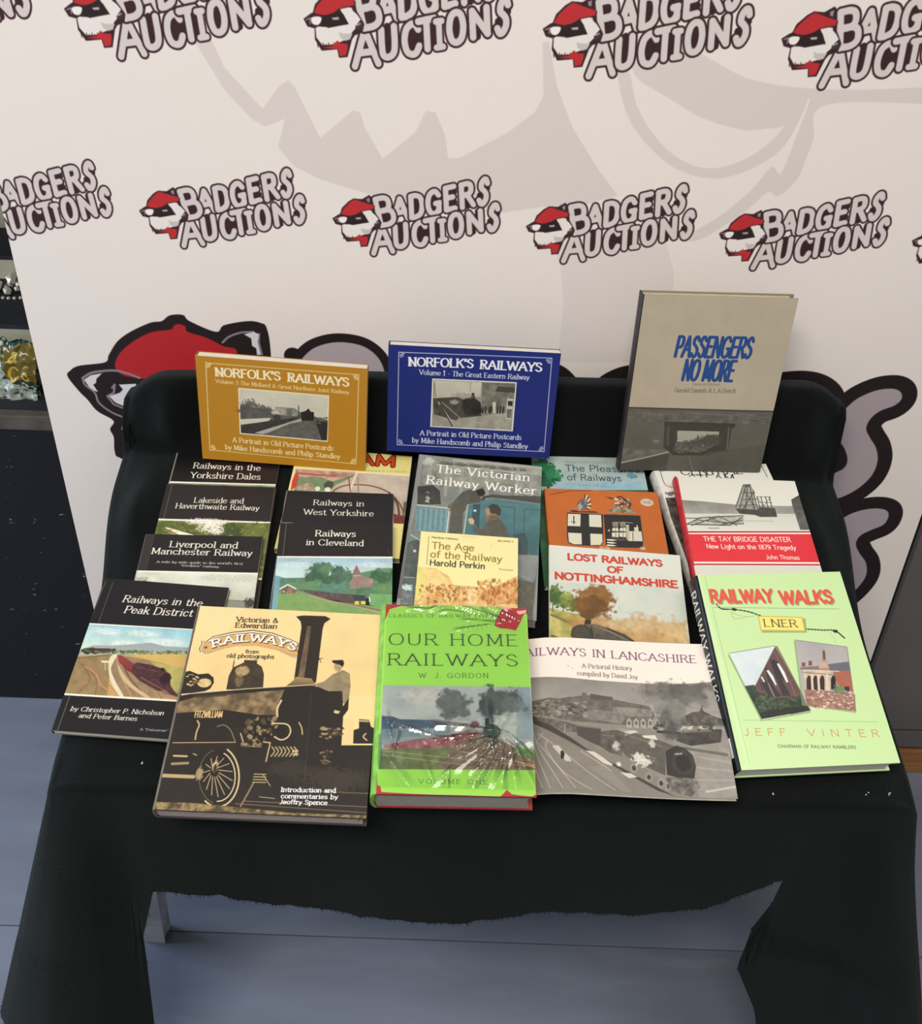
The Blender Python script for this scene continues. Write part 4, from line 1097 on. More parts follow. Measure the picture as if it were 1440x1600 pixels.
v.specks(420, 1238, 820, 1290, 70, 7, ['8d7468', '6b5c5c', 'a8a09a'], a=0.6); v.fill([(855, 1325), (890, 1325), (890, 1355), (850, 1352)], 'd8cc4c'); v.fill([(905, 1322), (945, 1325), (945, 1355), (905, 1352)], 'd8cc4c'); v.fill([(840, 1270), (945, 1275), (945, 1325), (845, 1322)], '37404a')
v.line([(980, 1290), (982, 1330)], 9, 'e8ece0'); v.line([(470, 1270), (700, 1335), (950, 1380), (1180, 1430)], 14, '8a6a54', sm=True); v.line([(460, 1272), (640, 1325), (900, 1380), (1100, 1430)], 5, 'c4b49a', sm=True)
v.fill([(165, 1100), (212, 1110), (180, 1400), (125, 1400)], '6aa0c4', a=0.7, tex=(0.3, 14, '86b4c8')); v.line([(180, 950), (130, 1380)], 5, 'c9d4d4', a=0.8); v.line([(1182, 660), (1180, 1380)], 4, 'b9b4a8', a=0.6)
build_book(b, 'railway_paperback', 'black paperback titled Cleveland with a green landscape and church photo', G_M, None, 'b9b4a6', '231e1f', '231e1f')

# --- Victorian and Edwardian Railways
b = table_book(BK['vic']).start('e8cf94'); v = b.view(220, 940, 3.79)
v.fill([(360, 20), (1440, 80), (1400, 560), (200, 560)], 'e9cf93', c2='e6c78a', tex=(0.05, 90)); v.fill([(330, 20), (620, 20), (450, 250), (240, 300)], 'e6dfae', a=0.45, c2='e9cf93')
D = '2c241c'; Y = 'd8b87a'
v.text('Victorian &', (565, 118), (815, 126), 26, D, w=0.2, con=0.7, serif=0.14); v.text('Edwardian', (558, 152), (810, 160), 26, D, w=0.2, con=0.7, serif=0.14)
ban = [(345, 275), (360, 255), (358, 232), (385, 236), (430, 205), (540, 180), (660, 168), (780, 185), (890, 225), (930, 245), (960, 245), (962, 262), (978, 290), (970, 318), (950, 322), (940, 330), (905, 330), (890, 325), (800, 285), (680, 260), (560, 262), (460, 285), (410, 305), (380, 308), (375, 300), (350, 295)]
v.fill(ban, D); cb = np.mean(ban, 0)
v.fill([(cb[0] + (x - cb[0]) * 0.985, cb[1] + (y - cb[1]) * 0.95) for x, y in ban], 'f3ead0'); v.fill([(cb[0] + (x - cb[0]) * 0.96, cb[1] + (y - cb[1]) * 0.86) for x, y in ban], D); v.fill([(cb[0] + (x - cb[0]) * 0.955, cb[1] + (y - cb[1]) * 0.83) for x, y in ban], 'cfa468')
v.blob(383, 270, 9, 8, '7c3c1c', rough=0.1, soft=0.2); v.blob(932, 292, 10, 8, '7c3c1c', rough=0.1, soft=0.2)
for dx, dy, c, w in ((4, 4, D, 0.34), (0, 0, 'fbf6e8', 0.26)):
    v.text('RAILWAYS', (424 + dx, 270 + dy), (915 + dx, 296 + dy), 40, c, w=w, con=0.6, serif=0.16, arc=1.2)
v.text('from', (618, 305), (698, 307), 20, D, w=0.2, con=0.7, serif=0.12); v.text('old photographs', (508, 330), (790, 338), 22, D, w=0.2, con=0.7, serif=0.12)
# the engine in black
v.fill([(240, 420), (290, 410), (340, 430), (400, 425), (430, 450), (432, 480), (410, 515), (380, 530), (240, 550), (200, 700), (150, 560)], D, sm=False); v.blob(375, 480, 38, 28, 'e8cc90', rough=0.1, soft=0.1)
v.specks(270, 430, 345, 500, 20, 14, [Y, '8a7450', 'cdb07c'], a=0.9)
v.fill([(505, 520), (520, 440), (545, 390), (610, 360), (612, 345), (690, 348), (685, 365), (715, 385), (728, 430), (722, 520)], '33291f', sm=False, tex=(0.4, 20, '4b4030')); v.blob(600, 410, 38, 32, 'b79c6c', rough=0.3); v.blob(580, 470, 22, 40, '8a7450', a=0.6)
v.line([(545, 390), (553, 345)], 5, D); v.line([(552, 350), (580, 355)], 4, 'f0e4c0')
v.fill([(918, 88), (960, 82), (1090, 86), (1122, 102), (1085, 128), (1075, 160), (1035, 480), (905, 470), (950, 150), (945, 118)], '2b241d'); v.fill([(985, 145), (1008, 145), (965, 455), (925, 460)], '9a8258', a=0.8, tex=(0.5, 12, '5a4a34'))
v.fill([(915, 445), (1010, 455), (1035, 500), (850, 505), (885, 480), (905, 462)], 'a58d62', c2='5b4b34'); v.line([(1040, 345), (1075, 335)], 4, D); v.line([(1050, 325), (1065, 360)], 3, D)
v.fill([(215, 560), (330, 540), (650, 515), (850, 505), (1000, 495), (1120, 520), (1200, 700), (1190, 850), (1380, 850), (1360, 1290), (60, 1240), (110, 1040), (170, 800)], '2e2620', tex=(0.25, 40, '1f1a16'))
v.fill([(230, 590), (340, 560), (620, 540), (860, 520), (810, 600), (800, 670), (690, 670), (500, 640), (200, 660)], 'a98f64', tex=(0.8, 26, '5c4c36'), a=0.9); v.fill([(300, 545), (560, 535), (500, 560), (330, 570)], '3c3226', a=0.8)
v.line([(240, 548), (640, 515), (1020, 492)], 5, 'd8c498'); v.line([(250, 556), (700, 522)], 3, D); v.fill([(850, 520), (1110, 500), (1140, 560), (1110, 700), (1000, 720), (840, 690), (800, 640)], '261f1a')
v.line([(830, 585), (808, 630), (806, 680)], 12, 'dcc79a', sm=True, a=0.9)
v.text('FITZWILLIAM', (318, 685), (482, 685), 36, Y, w=0.16, con=0.8)
v.line([(335, 705), (345, 730), (330, 770), (322, 815)], 9, 'bfa673', sm=True); v.line([(190, 835), (560, 832)], 5, 'c4ac7c'); v.line([(450, 740), (490, 730), (530, 760), (558, 830)], 4, 'a8926a', sm=True)
v.fill([(590, 835), (715, 835), (712, 862), (590, 858)], 'a8926a', tex=(0.6, 8, '4b4030')); v.line([(590, 780), (605, 830)], 8, 'b7a074'); v.specks(620, 690, 800, 840, 60, 18, ['8f7a54', '574934', '1c1814', 'b09668'], a=0.8, asp=1.2)
v.line([(775, 720), (860, 725), (885, 760), (870, 800), (830, 818), (790, 800)], 9, 'cdb786', sm=True); v.blob(825, 765, 30, 34, '1f1a16', rough=0.1, soft=0.2); v.line([(725, 830), (765, 835), (740, 945)], 8, 'bfa878')
for i in range(7): v.line([(775 + i * 22, 860), (790 + i * 22, 885), (770 + i * 22, 915)], 8, 'c4ae7e', sm=True, a=0.85)
v.specks(900, 880, 940, 910, 10, 14, ['cdb786']); v.line([(935, 715), (950, 745), (955, 785)], 7, 'c9b382', sm=True)
# driving wheel
cx_, cy_ = 455, 1035
def ell(r, n=30, kx=1.0, ky=1.42, a0=0, a1=6.283): return [(cx_ + r * kx * math.cos(t) * 1.0, cy_ + r * ky * math.sin(t)) for t in np.linspace(a0, a1, n)]
v.fill(ell(118, 40), '221c17'); v.line(ell(126, 20, a0=-1.1, a1=2.2), 10, 'c9b382'); v.line(ell(103, 20, a0=-1.2, a1=1.6), 7, 'd8c498'); v.line(ell(112, 16, a0=1.8, a1=4.5), 4, '7c6a4a')
for t in range(14):
    a_ = t * 2 * math.pi / 14 + 0.2; v.line([(cx_ - 20 + 26 * math.cos(a_), cy_ - 30 + 34 * math.sin(a_)), (cx_ + 88 * math.cos(a_), cy_ + 120 * math.sin(a_))], 5, 'cdb887', a=0.9)
v.blob(438, 975, 16, 34, 'c9b382', rough=0.3); v.blob(438, 985, 10, 26, '2b241d', rough=0.2); v.blob(345, 1020, 22, 40, 'ab946a', rough=0.5); v.line([(115, 1028), (310, 1036)], 22, 'b59d70'); v.line([(110, 1042), (310, 1052)], 4, '3c3226')
v.line([(195, 912), (272, 915)], 12, 'bfa878'); v.line([(185, 960), (278, 955)], 16, '9a8460'); v.line([(310, 900), (330, 908)], 6, 'bfa878')
for i in range(4): v.line([(670 - i * 3, 1020 + i * 16), (740, 1022 + i * 16)], 6, 'b7a074'); 
v.line([(665, 1075), (590, 1210)], 10, 'a08a62', a=0.8); v.line([(765, 1090), (720, 1020)], 5, 'b7a074'); v.line([(700, 1155), (790, 1165)], 4, 'c4ae7e')
for q in ([(610, 1180), (1345, 1215)], [(560, 1195), (1340, 1250)], [(1000, 1120), (1345, 1135)]): v.line(q, 5, '8f7a54', a=0.8)
v.fill([(85, 1185), (300, 1190), (560, 1215), (900, 1250), (1350, 1265), (1345, 1300), (60, 1245)], '9c8458', tex=(0.9, 12, '4b3f2c'))
# driver standing at the rail
v.fill([(1020, 490), (1080, 475), (1135, 430), (1195, 405), (1235, 425), (1240, 500), (1225, 610), (1190, 600), (1180, 530), (1120, 535), (1060, 510)], 'a0906e', tex=(0.35, 18, '7c6e52')); v.blob(1165, 385, 24, 28, 'a48c66', rough=0.2, soft=0.2)
v.fill([(1130, 348), (1195, 345), (1202, 365), (1195, 385), (1170, 372), (1135, 362)], '241e19'); v.fill([(1110, 530), (1190, 530), (1195, 620), (1230, 570), (1225, 640), (1195, 680), (1190, 820), (1140, 800), (1120, 680)], '28211b'); v.fill([(1145, 640), (1180, 650), (1165, 665), (1140, 658)], 'cdb787')
v.fill([(1195, 690), (1260, 700), (1250, 850), (1185, 850)], 'e4c88c'); v.fill([(1290, 695), (1350, 700), (1360, 740), (1400, 760), (1390, 840), (1255, 840), (1258, 760), (1290, 750)], '28211b'); v.line([(1330, 780), (1315, 800), (1335, 820)], 8, 'c9b382', sm=True); v.line([(1295, 705), (1345, 708)], 12, 'b29b70')
v.specks(1050, 740, 1190, 810, 40, 22, ['a8926a', '574934', '2b241d'], a=0.8); v.specks(1060, 880, 1130, 960, 20, 14, ['8a7650'], a=0.6); v.blob(1150, 1050, 170, 70, '4b4234', a=0.5, rough=0.8); v.blob(900, 990, 140, 50, '40382c', a=0.5, rough=0.8)
for s_, p0, p1 in (('Introduction and', (828, 1124), (1155, 1130)), ('commentaries by', (828, 1162), (1168, 1168)), ('Jeoffry Spence', (822, 1196), (1105, 1202))):
    v.text(s_, p0, p1, 25, 'ffffff', w=0.22, con=0.7, serif=0.13)
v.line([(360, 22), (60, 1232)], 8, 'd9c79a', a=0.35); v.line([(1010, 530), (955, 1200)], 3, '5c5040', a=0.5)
build_book(b, 'large_hardback', 'cream and black hardback showing an old locomotive, front row beside the green book', None, None, '3a332c', '6a5c44', '2b2620', 'hard', page=mat('pink_pages', 'cdbcb0', 0.85, 0.2, 50, 0.3, 60, stretch=(3, 3, 60)), coat=0.1)

# --- Our Home Railways: red boards, torn green jacket, crumpled clear sleeve
b = table_book(BK['home']).start('b01f28'); hw, hh, hth = b.w, b.h, b.th
boards = build_book(b, 'jacketed_hardback', 'thick red hardback in a torn bright green jacket with crumpled clear sleeve', None, None, 'a01c24', '8cc84a', '8c1a20', 'hard', page=mat('grey_pages', 'b9b4a6', 0.85, 0.2, 50, 0.4, 60, stretch=(3, 3, 60)), rough=0.5)
b.start('9ed65a'); v = b.view(570, 930, 4.443)
v.fill([(100, 50), (1200, 60), (1200, 260), (100, 240)], 'a0d85c', c2='9ad456'); v.fill([(60, 1200), (1250, 1200), (1250, 1450), (40, 1450)], '98d254')
v.fill([(125, 628), (1150, 638), (1180, 1214), (95, 1208)], '93a5a8', c2='8a9a98', tex=(0.35, 60, 'c3c4bc'))
v.fill([(1050, 640), (1150, 640), (1170, 1000), (1050, 1000)], '6f8490', a=0.5, tex=(0.3, 40)); v.blob(370, 700, 150, 60, 'bdbdb6', a=0.7, rough=0.7, cell=40)
v.fill([(118, 838), (200, 845), (240, 862), (470, 868), (560, 890), (620, 930), (600, 960), (110, 1000)], '3f5470', c2='54707c', tex=(0.15, 30))
v.fill([(110, 930), (620, 920), (600, 1010), (100, 1040)], '8fa0a4', a=0.8, tex=(0.3, 20, '6f8a8c')); 
for x in (415, 435, 455, 470): v.line([(x, 915 + (x % 3) * 8), (x, 970)], 5, 'c9ced0', a=0.8)
v.fill([(130, 1040), (330, 1005), (600, 970), (760, 930), (800, 960), (640, 1080), (400, 1100), (130, 1060)], '7c3f42', tex=(0.6, 16, 'a8807c'))
v.fill([(110, 1070), (650, 1060), (1180, 1080), (1180, 1214), (95, 1208)], '7d8c5a', tex=(0.6, 20, '59663c')); v.fill([(620, 1060), (780, 960), (860, 960), (1180, 1140), (1180, 1214), (480, 1210)], '8a7a62', tex=(0.6, 14, '6a5c4a'))
for x, y, rx, ry, c in ((610, 760, 100, 85, '5e6664'), (640, 830, 90, 80, '626a66'), (580, 730, 70, 50, '6a7270'), (930, 730, 110, 100, '4c5654'), (860, 800, 60, 90, '465250'), (1020, 760, 80, 70, '66706e'), (650, 900, 70, 50, 'b4b8b0'), (960, 880, 90, 60, 'a7b4aa'), (760, 880, 70, 60, 'a9b3b0')):
    v.blob(x, y, rx, ry, c, a=0.9, rough=0.7, cell=34)
v.fill([(835, 855), (862, 855), (864, 905), (832, 905)], '23302c'); v.blob(880, 945, 58, 52, '2c4438', rough=0.08, soft=0.1); v.line([(850, 945), (918, 940)], 6, '8fae98'); v.line([(838, 965), (920, 968)], 5, '5f8a70'); v.line(ell(0.1), 1, '2c4438') if False else None
v.blob(880, 945, 40, 36, '36584a', rough=0.1, soft=0.15); v.line([(852, 935), (915, 930)], 4, 'a8c4ae'); v.blob(760, 900, 30, 26, '6c3f40', rough=0.3); v.line([(820, 990), (1170, 1050)], 12, '9aa39a', a=0.5)
for p, q in (((830, 980), (480, 1190)), ((850, 990), (620, 1208)), ((900, 990), (850, 1208)), ((940, 990), (1060, 1200)), ((980, 1000), (1180, 1150))): v.line([p, q], 6, '4a4038', a=0.6)
for p, q in (((120, 1080), (1170, 1190)), ((120, 1110), (700, 1180)), ((640, 1080), (1176, 1180))): v.line([p, q], 5, 'd8c890', a=0.55)
v.fill([(1040, 1060), (1176, 1070), (1178, 1130), (1060, 1110)], '6c9a4c', tex=(0.3, 16)); v.line([(1040, 1130), (1176, 1170)], 10, '8a6a4a'); v.line([(1040, 1150), (1176, 1195)], 8, 'd0b070')
v.fill([(76, 980), (110, 960), (130, 1208), (92, 1208)], '3c6c3c', a=0.5)
GK = '24401c'
for s_, p0, p1, cap, w in (('OUR HOME', (165, 345), (1072, 354), 76, 0.10), ('RAILWAYS', (160, 486), (1075, 494), 78, 0.11)): v.text(s_, p0, p1, cap, GK, w=w, con=0.5, serif=0.12, track=0.12)
v.text('W. J. GORDON', (375, 575), (860, 576), 32, '2c5020', w=0.1, con=0.6, serif=0.1, track=0.22); v.text('CLASSICS OF RAILWAY LITERATURE', (165, 155), (1060, 158), 22, '2c5020', w=0.12, con=0.6, serif=0.1, track=0.2)
v.text('VOLUME ONE', (372, 1308), (855, 1312), 30, '2c5020', w=0.1, con=0.6, serif=0.1, track=0.25)
jm = print_mat('green_jacket_print', b.cv.image('green_jacket_print'), 0.28, 0.25)


def cutout(name, pts, z, t, mats, parent, w, h):
    bm = bmesh.new(); uvl = bm.loops.layers.uv.new('UVMap')
    top = [bm.verts.new((x, y, z)) for x, y in pts]; bot = [bm.verts.new((x, y, z - t)) for x, y in pts]
    bm.faces.new(top); bm.faces.new(bot[::-1])
    for i in range(len(pts)):
        j = (i + 1) % len(pts); f = bm.faces.new((top[i], bot[i], bot[j], top[j])); f.material_index = 1
    for f in bm.faces:
        for l in f.loops: l[uvl].uv = ((l.vert.co.x + w / 2) / w, l.vert.co.y / h)
    bmesh.ops.recalc_face_normals(bm, faces=bm.faces[:])
    bmesh.ops.triangulate(bm, faces=[f for f in bm.faces if len(f.verts) > 4])
    return bm_obj(name, bm, mats, parent)


def loc(bk, ox, oy, s, pts): return [bk.local(ox + x / s, oy + y / s) for x, y in pts]


tear = [(172, 100), (250, 78), (440, 74), (700, 72), (960, 78), (948, 105), (925, 140), (905, 180), (900, 215), (940, 232), (1000, 238), (1045, 246), (1060, 225), (1078, 190), (1096, 150), (1108, 122), (1123, 140), (1132, 300), (1150, 620), (1175, 1100), (1186, 1385), (1160, 1398), (1090, 1395), (1020, 1382), (985, 1352), (960, 1380), (940, 1396), (800, 1394), (640, 1396), (480, 1388), (300, 1380), (115, 1368), (108, 1325), (90, 1320), (85, 1200), (95, 900), (115, 500), (140, 180), (225, 105), (190, 120)]
tear = [(t if i < len(tear) - 2 else t) for i, t in enumerate(tear[:-2])]
P_ = loc(b, 570, 930, 4.443, tear)
rng = np.random.RandomState(3)
P_ = [((-hw / 2 - 0.0008) if x < -hw / 2 + 0.009 and 0.012 < y < hh - 0.012 else x, y) for x, y in P_]
P_ = [(max(-hw / 2 - 0.001, min(hw / 2 + 0.0005, x)) + (rng.rand() - .5) * 0.0006, max(0, min(hh + 0.0006, y)) + (rng.rand() - .5) * 0.0008) for x, y in P_]
tag(cutout('dust_jacket', P_[::-1], hth + 0.0007, 0.0004, [jm, mat('paper_white', 'f2eee0', 0.6)], boards, hw, hh), 'torn bright green paper jacket')
film = bpy.data.materials.new('clear_film'); film.use_nodes = True
N, L = film.node_tree.nodes, film.node_tree.links
for n_ in list(N): N.remove(n_)
o_ = N.new('ShaderNodeOutputMaterial'); mx = N.new('ShaderNodeMixShader'); tr = N.new('ShaderNodeBsdfTransparent'); gl = N.new('ShaderNodeBsdfGlossy'); fr = N.new('ShaderNodeFresnel')
fr.inputs[0].default_value = 1.9; gl.inputs['Roughness'].default_value = 0.08
L.new(fr.outputs[0], mx.inputs[0]); L.new(tr.outputs[0], mx.inputs[1]); L.new(gl.outputs[0], mx.inputs[2]); L.new(mx.outputs[0], o_.inputs[0])
rng = np.random.RandomState(14); FOLDS = [(0.84, 0.29, math.radians(a), 0.0045 + 0.003 * rng.rand(), 0.0012 + 0.0014 * rng.rand(), 0.045 + 0.05 * rng.rand()) for a in (176, 188, 199, 208, 218, 228, 238, 250, 262, 275, 292, 310)]
FOLDS += [(rng.rand(), rng.rand() * 0.25, rng.rand() * 6.28, 0.004 + 0.004 * rng.rand(), 0.0008 + 0.001 * rng.rand(), 0.03 + 0.05 * rng.rand()) for k in range(16)]
FOLDS += [(0.98 - 0.05 * k, 0.90, math.radians(150 + 14 * k), 0.003, 0.0012, 0.06) for k in range(4)]
bm = bmesh.new(); nx_, ny_ = 120, 165; grid = {}
n1 = vnoise(ny_ + 1, nx_ + 1, 26, 5, 2); n2_ = vnoise(ny_ + 1, nx_ + 1, 9, 9, 2)
for j in range(ny_ + 1):
    for i in range(nx_ + 1):
        x = i / nx_; y = j / ny_
        fan = 0.0
        for (ax_, ay_, an_, wd_, am_, rl_) in FOLDS:      # sharp folds fan out from pinched points
            dx_, dy_ = (x - ax_) * hw, (y - ay_) * hh
            al_ = dx_ * math.cos(an_) + dy_ * math.sin(an_); pe_ = abs(-dx_ * math.sin(an_) + dy_ * math.cos(an_))
            if 0 < al_ < rl_:
                w_ = wd_ * (0.25 + al_ / rl_)
                fan += am_ * max(0, 1 - pe_ / w_) * min(1, al_ / (rl_ * 0.3)) * min(1, (rl_ - al_) / (rl_ * 0.25))
        topw = (abs(math.sin(y * 60 + x * 4 + n1[j, i] * 8)) ** 2) * max(0, (y - 0.92) / 0.08) * 0.0022
        z = hth + 0.0016 + fan + topw + (n1[j, i] - .5) * 0.0010 + (n2_[j, i] - .5) * 0.0004 * (1 if y < .35 or y > .9 else 0.3)
        grid[i, j] = bm.verts.new(((x - .5) * hw * 0.985 , 0.006 + y * (hh - 0.005), z))
for j in range(ny_):
    for i in range(nx_): bm.faces.new((grid[i, j], grid[i + 1, j], grid[i + 1, j + 1], grid[i, j + 1]))
tag(bm_obj('plastic_sleeve', bm, film, boards, False), 'crumpled clear plastic sleeve')

# --- The Victorian Railway Worker
b = table_book(BK['worker']).start('8d8f8c'); v = b.view(610, 690, 5.716)
v.fill([(290, 150), (560, 165), (1390, 238), (1260, 1700), (60, 1700), (150, 900), (240, 500)], '87897f', c2='5f6a68', tex=(0.15, 40))
v.fill([(310, 140), (1390, 240), (1370, 480), (260, 400)], '9a9a8a', c2='84867a', tex=(0.25, 26))
for i in range(6):
    x = 500 + i * 130; v.blob(x, 195 + i * 11, 52, 17, '63665c', rough=0.15, soft=0.2)
v.line([(560, 165), (1390, 240)], 14, 'b9b6a2'); v.line([(480, 215), (1385, 300)], 10, 'b0ad9a')
for x in (350, 500, 640, 720, 870, 1140, 1260): v.line([(x, 240), (x - 12, 480)], 26, 'a3a294', a=0.7)
v.blob(340, 170, 50, 40, 'd8d6c4', a=0.7, rough=0.8); v.fill([(240, 400), (380, 385), (440, 440), (450, 560), (240, 560)], '3c3d36', tex=(0.3, 20)); v.text('32', (310, 535), (345, 540), 40, 'c4c0a8', w=0.14)
for y_ in (455, 495, 535): v.line([(312, y_), (335, y_ - 8), (340, y_ + 14)], 4, 'c4c0a8', sm=True)
v.line([(240, 565), (550, 598)], 12, 'c4c2b0'); v.fill([(238, 575), (525, 605), (500, 800), (220, 800)], '587c82', tex=(0.3, 12, '7da0a2'))
for i in range(12): v.line([(250 + i * 23, 590 + i * 2), (235 + i * 23, 790)], 5, '8fb0b0' if i % 2 else '4a6a70', a=0.7)
v.line([(525, 605), (500, 810)], 10, 'c8d0c8'); v.fill([(560, 540), (640, 450), (720, 420), (800, 460), (805, 540), (690, 560), (650, 640), (640, 820), (520, 820), (540, 640)], '5c5c52', tex=(0.35, 18, '48483e')); v.fill([(760, 435), (820, 415), (850, 460), (820, 490), (780, 480)], '22231f'); v.blob(590, 590, 60, 50, '54503e', rough=0.4)
v.fill([(800, 540), (900, 510), (1370, 560), (1330, 1020), (860, 960), (660, 820), (690, 570)], '4c7678', c2='3c6468', tex=(0.15, 40)); v.line([(820, 520), (900, 490), (1370, 545)], 22, '3a3c34', sm=True)
v.fill([(880, 475), (1100, 480), (1380, 490), (1370, 540), (900, 500)], '4a4a42', rough=3)
for q in ([(990, 580), (1110, 590), (1100, 800)], [(1190, 800), (1195, 600), (1350, 612)]): v.line(q, 6, '2c5054')
v.line([(690, 565), (655, 820)], 9, 'b0bcb0'); v.fill([(740, 560), (800, 560), (790, 780), (720, 700)], '2f4a4e'); v.blob(752, 615, 12, 12, 'dfeae8', rough=0.2)
v.fill([(870, 580), (910, 555), (960, 565), (988, 610), (980, 660), (930, 650), (880, 630)], '35342f'); v.fill([(845, 600), (880, 590), (895, 660), (860, 665), (850, 640)], 'a5866c'); v.fill([(850, 660), (930, 640), (975, 670), (960, 720), (860, 740)], '7a5f45', tex=(0.4, 10))
v.fill([(720, 720), (760, 760), (820, 790), (870, 700), (970, 690), (1040, 780), (1055, 860), (840, 860), (780, 830), (740, 790)], '4a4a42', tex=(0.4, 16, '5e5c50')); v.fill([(690, 690), (730, 680), (750, 710), (740, 740), (705, 735)], 'c4a888')
v.fill([(1090, 830), (1200, 810), (1230, 900), (1220, 1010), (1140, 1010)], '36444a', a=0.8); v.fill([(1140, 1015), (1320, 1010), (1290, 1230), (1260, 1260), (1140, 1200)], 'a9b0ae', a=0.35, tex=(0.2, 30))  # the pale translucent patch is glare painted into the cover
v.fill([(1130, 1230), (1290, 1260), (1260, 1600), (1120, 1600)], '4b4a40', tex=(0.4, 14, '6b6a58')); v.fill([(150, 900), (280, 860), (240, 1500), (80, 1500)], '3c4644', tex=(0.4, 18, '5f6c68')); v.blob(145, 1300, 45, 30, 'c8dcdc', rough=0.8); v.fill([(100, 1330), (210, 1330), (200, 1450), (90, 1450)], '6a7476', tex=(0.3, 8))
v.line([(180, 830), (260, 880)], 12, '9db4b4'); v.line([(120, 1210), (220, 1215)], 6, 'b0b8b4'); v.blob(215, 975, 14, 14, 'c9ccb8', rough=0.3)
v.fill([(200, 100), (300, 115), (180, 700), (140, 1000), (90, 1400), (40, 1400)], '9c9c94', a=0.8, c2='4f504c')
for s_, p0, p1, cap in (('The Victorian', (408, 272), (1250, 355), 66), ('Railway Worker', (320, 372), (1310, 475), 68)): v.text(s_, p0, p1, cap, 'f7f6ee', w=0.15, con=0.5, serif=0.13, track=0.08)
build_book(b, 'worker_paperback', 'grey green painted-cover book about the Victorian railway worker, in the middle of the display', None, None, '8c8e8a', '8c8e8a', '74766f', rough=0.2, coat=0.5)

# --- The Age of the Railway
b = table_book(BK['age']).start('efe3a0'); v = b.view(610, 690, 5.716)
v.fill([(230, 1120), (400, 1130), (520, 1200), (560, 1280), (820, 1310), (960, 1280), (1145, 1190), (1145, 1700), (200, 1700)], 'd9b070', c2='c98d50', tex=(0.5, 26, 'ecd08c'))
v.fill([(240, 1120), (330, 1120), (300, 1400), (220, 1420)], 'd8cc6c', tex=(0.4, 20, 'e8dc90')); v.fill([(300, 1130), (430, 1150), (520, 1260), (500, 1310), (340, 1260)], 'e3c47c', tex=(0.4, 18, 'f0dc9c'))
v.fill([(830, 1330), (960, 1290), (1140, 1230), (1140, 1450), (900, 1450), (780, 1400)], 'c08048', tex=(0.7, 12, 'dcae70')); v.line([(530, 1280), (850, 1315)], 10, 'cba878'); v.specks(250, 1280, 780, 1450, 170, 14, ['a8602c', 'cf7f40', 'e8c880', 'c9a050', '8c5a30'], a=0.7, asp=1.5)
v.specks(780, 1240, 1130, 1450, 120, 16, ['a8642c', 'd79c5c', 'e8c080', '8c5428'], a=0.6, asp=2.0); v.fill([(680, 1320), (760, 1320), (770, 1450), (700, 1450)], 'efe0a8', a=0.6, rough=3)
v.specks(400, 1310, 650, 1335, 30, 12, ['8a5c38']); v.line([(355, 1265), (350, 1330)], 5, '6a4828')
T1 = '8c7434'
for s_, p0, p1, cap, c, w in (('The Age', (368, 955), (752, 978), 58, T1, 0.15), ('of the Railway', (356, 1032), (1002, 1078), 58, T1, 0.15), ('Harold Perkin', (350, 1104), (848, 1138), 50, '26221a', 0.16), ('Panther History', (368, 862), (605, 878), 15, '4a4230', 0.2)):
    v.text(s_, p0, p1, cap, c, w=w, con=0.85)
v.text('586 04002 3', (955, 893), (1095, 900), 14, '4a4230', w=0.14); v.text('Illustrated', (968, 1146), (1092, 1156), 14, '5a5234', w=0.12); v.line([(342, 845), (322, 1098)], 3, '3a3424')
v.line([(895, 925), (902, 940)], 3, 'b08c60'); v.blob(690, 850, 60, 16, 'e8b888', a=0.3)
build_book(b, 'small_paperback', 'small pale yellow paperback lying on the railway worker book', None, None, 'ddd09c', 'd8ca8c', 'd8ca8c')

# --- The Pleasures of Railways
b = table_book(BK['pleas']).start('a9bcb6'); v = b.view(840, 700, 5.161)
v.fill([(-60, 60), (900, 80), (1000, 350), (-60, 340)], 'a3b0aa', c2='8fb4c0', tex=(0.25, 50, 'bcc8c0')); v.fill([(150, 280), (900, 270), (900, 380), (100, 360)], '7fb0c8', a=0.6, tex=(0.4, 24, 'a8c8d0'))
v.fill([(-80, 340), (1100, 340), (1100, 1300), (-80, 1300)], '2f6a3c', tex=(0.5, 30, '1f4a2c'))
for x, y, rx, ry, c in ((20, 140, 70, 60, '1f6a44'), (90, 200, 70, 60, '2a7a4a'), (60, 260, 90, 60, '1c5a3c'), (130, 220, 50, 40, '38885a')): v.blob(x, y, rx, ry, c, rough=0.9, cell=22, soft=0.2)
v.blob(760, 225, 35, 22, '5f8fa8', rough=0.7); v.blob(600, 300, 120, 20, '8cb8cc', a=0.5)
v.text('The Pleasures', (225, 186), (830, 196), 48, '2b3436', w=0.10); v.text('of Railways', (240, 258), (682, 268), 48, '2b3436', w=0.10)
v.text('Bryan Hollingsworth', (222, 122), (570, 128), 24, '8c9c9c', w=0.12); v.text('by one or more lovers', (330, 306), (575, 312), 16, '7aa0b4', w=0.12)
build_book(b, 'pale_blue_paperback', 'pale blue and green paperback behind the orange book with shields', None, None, 'b9c0b4', '2a5c3a', '8fa8a0')

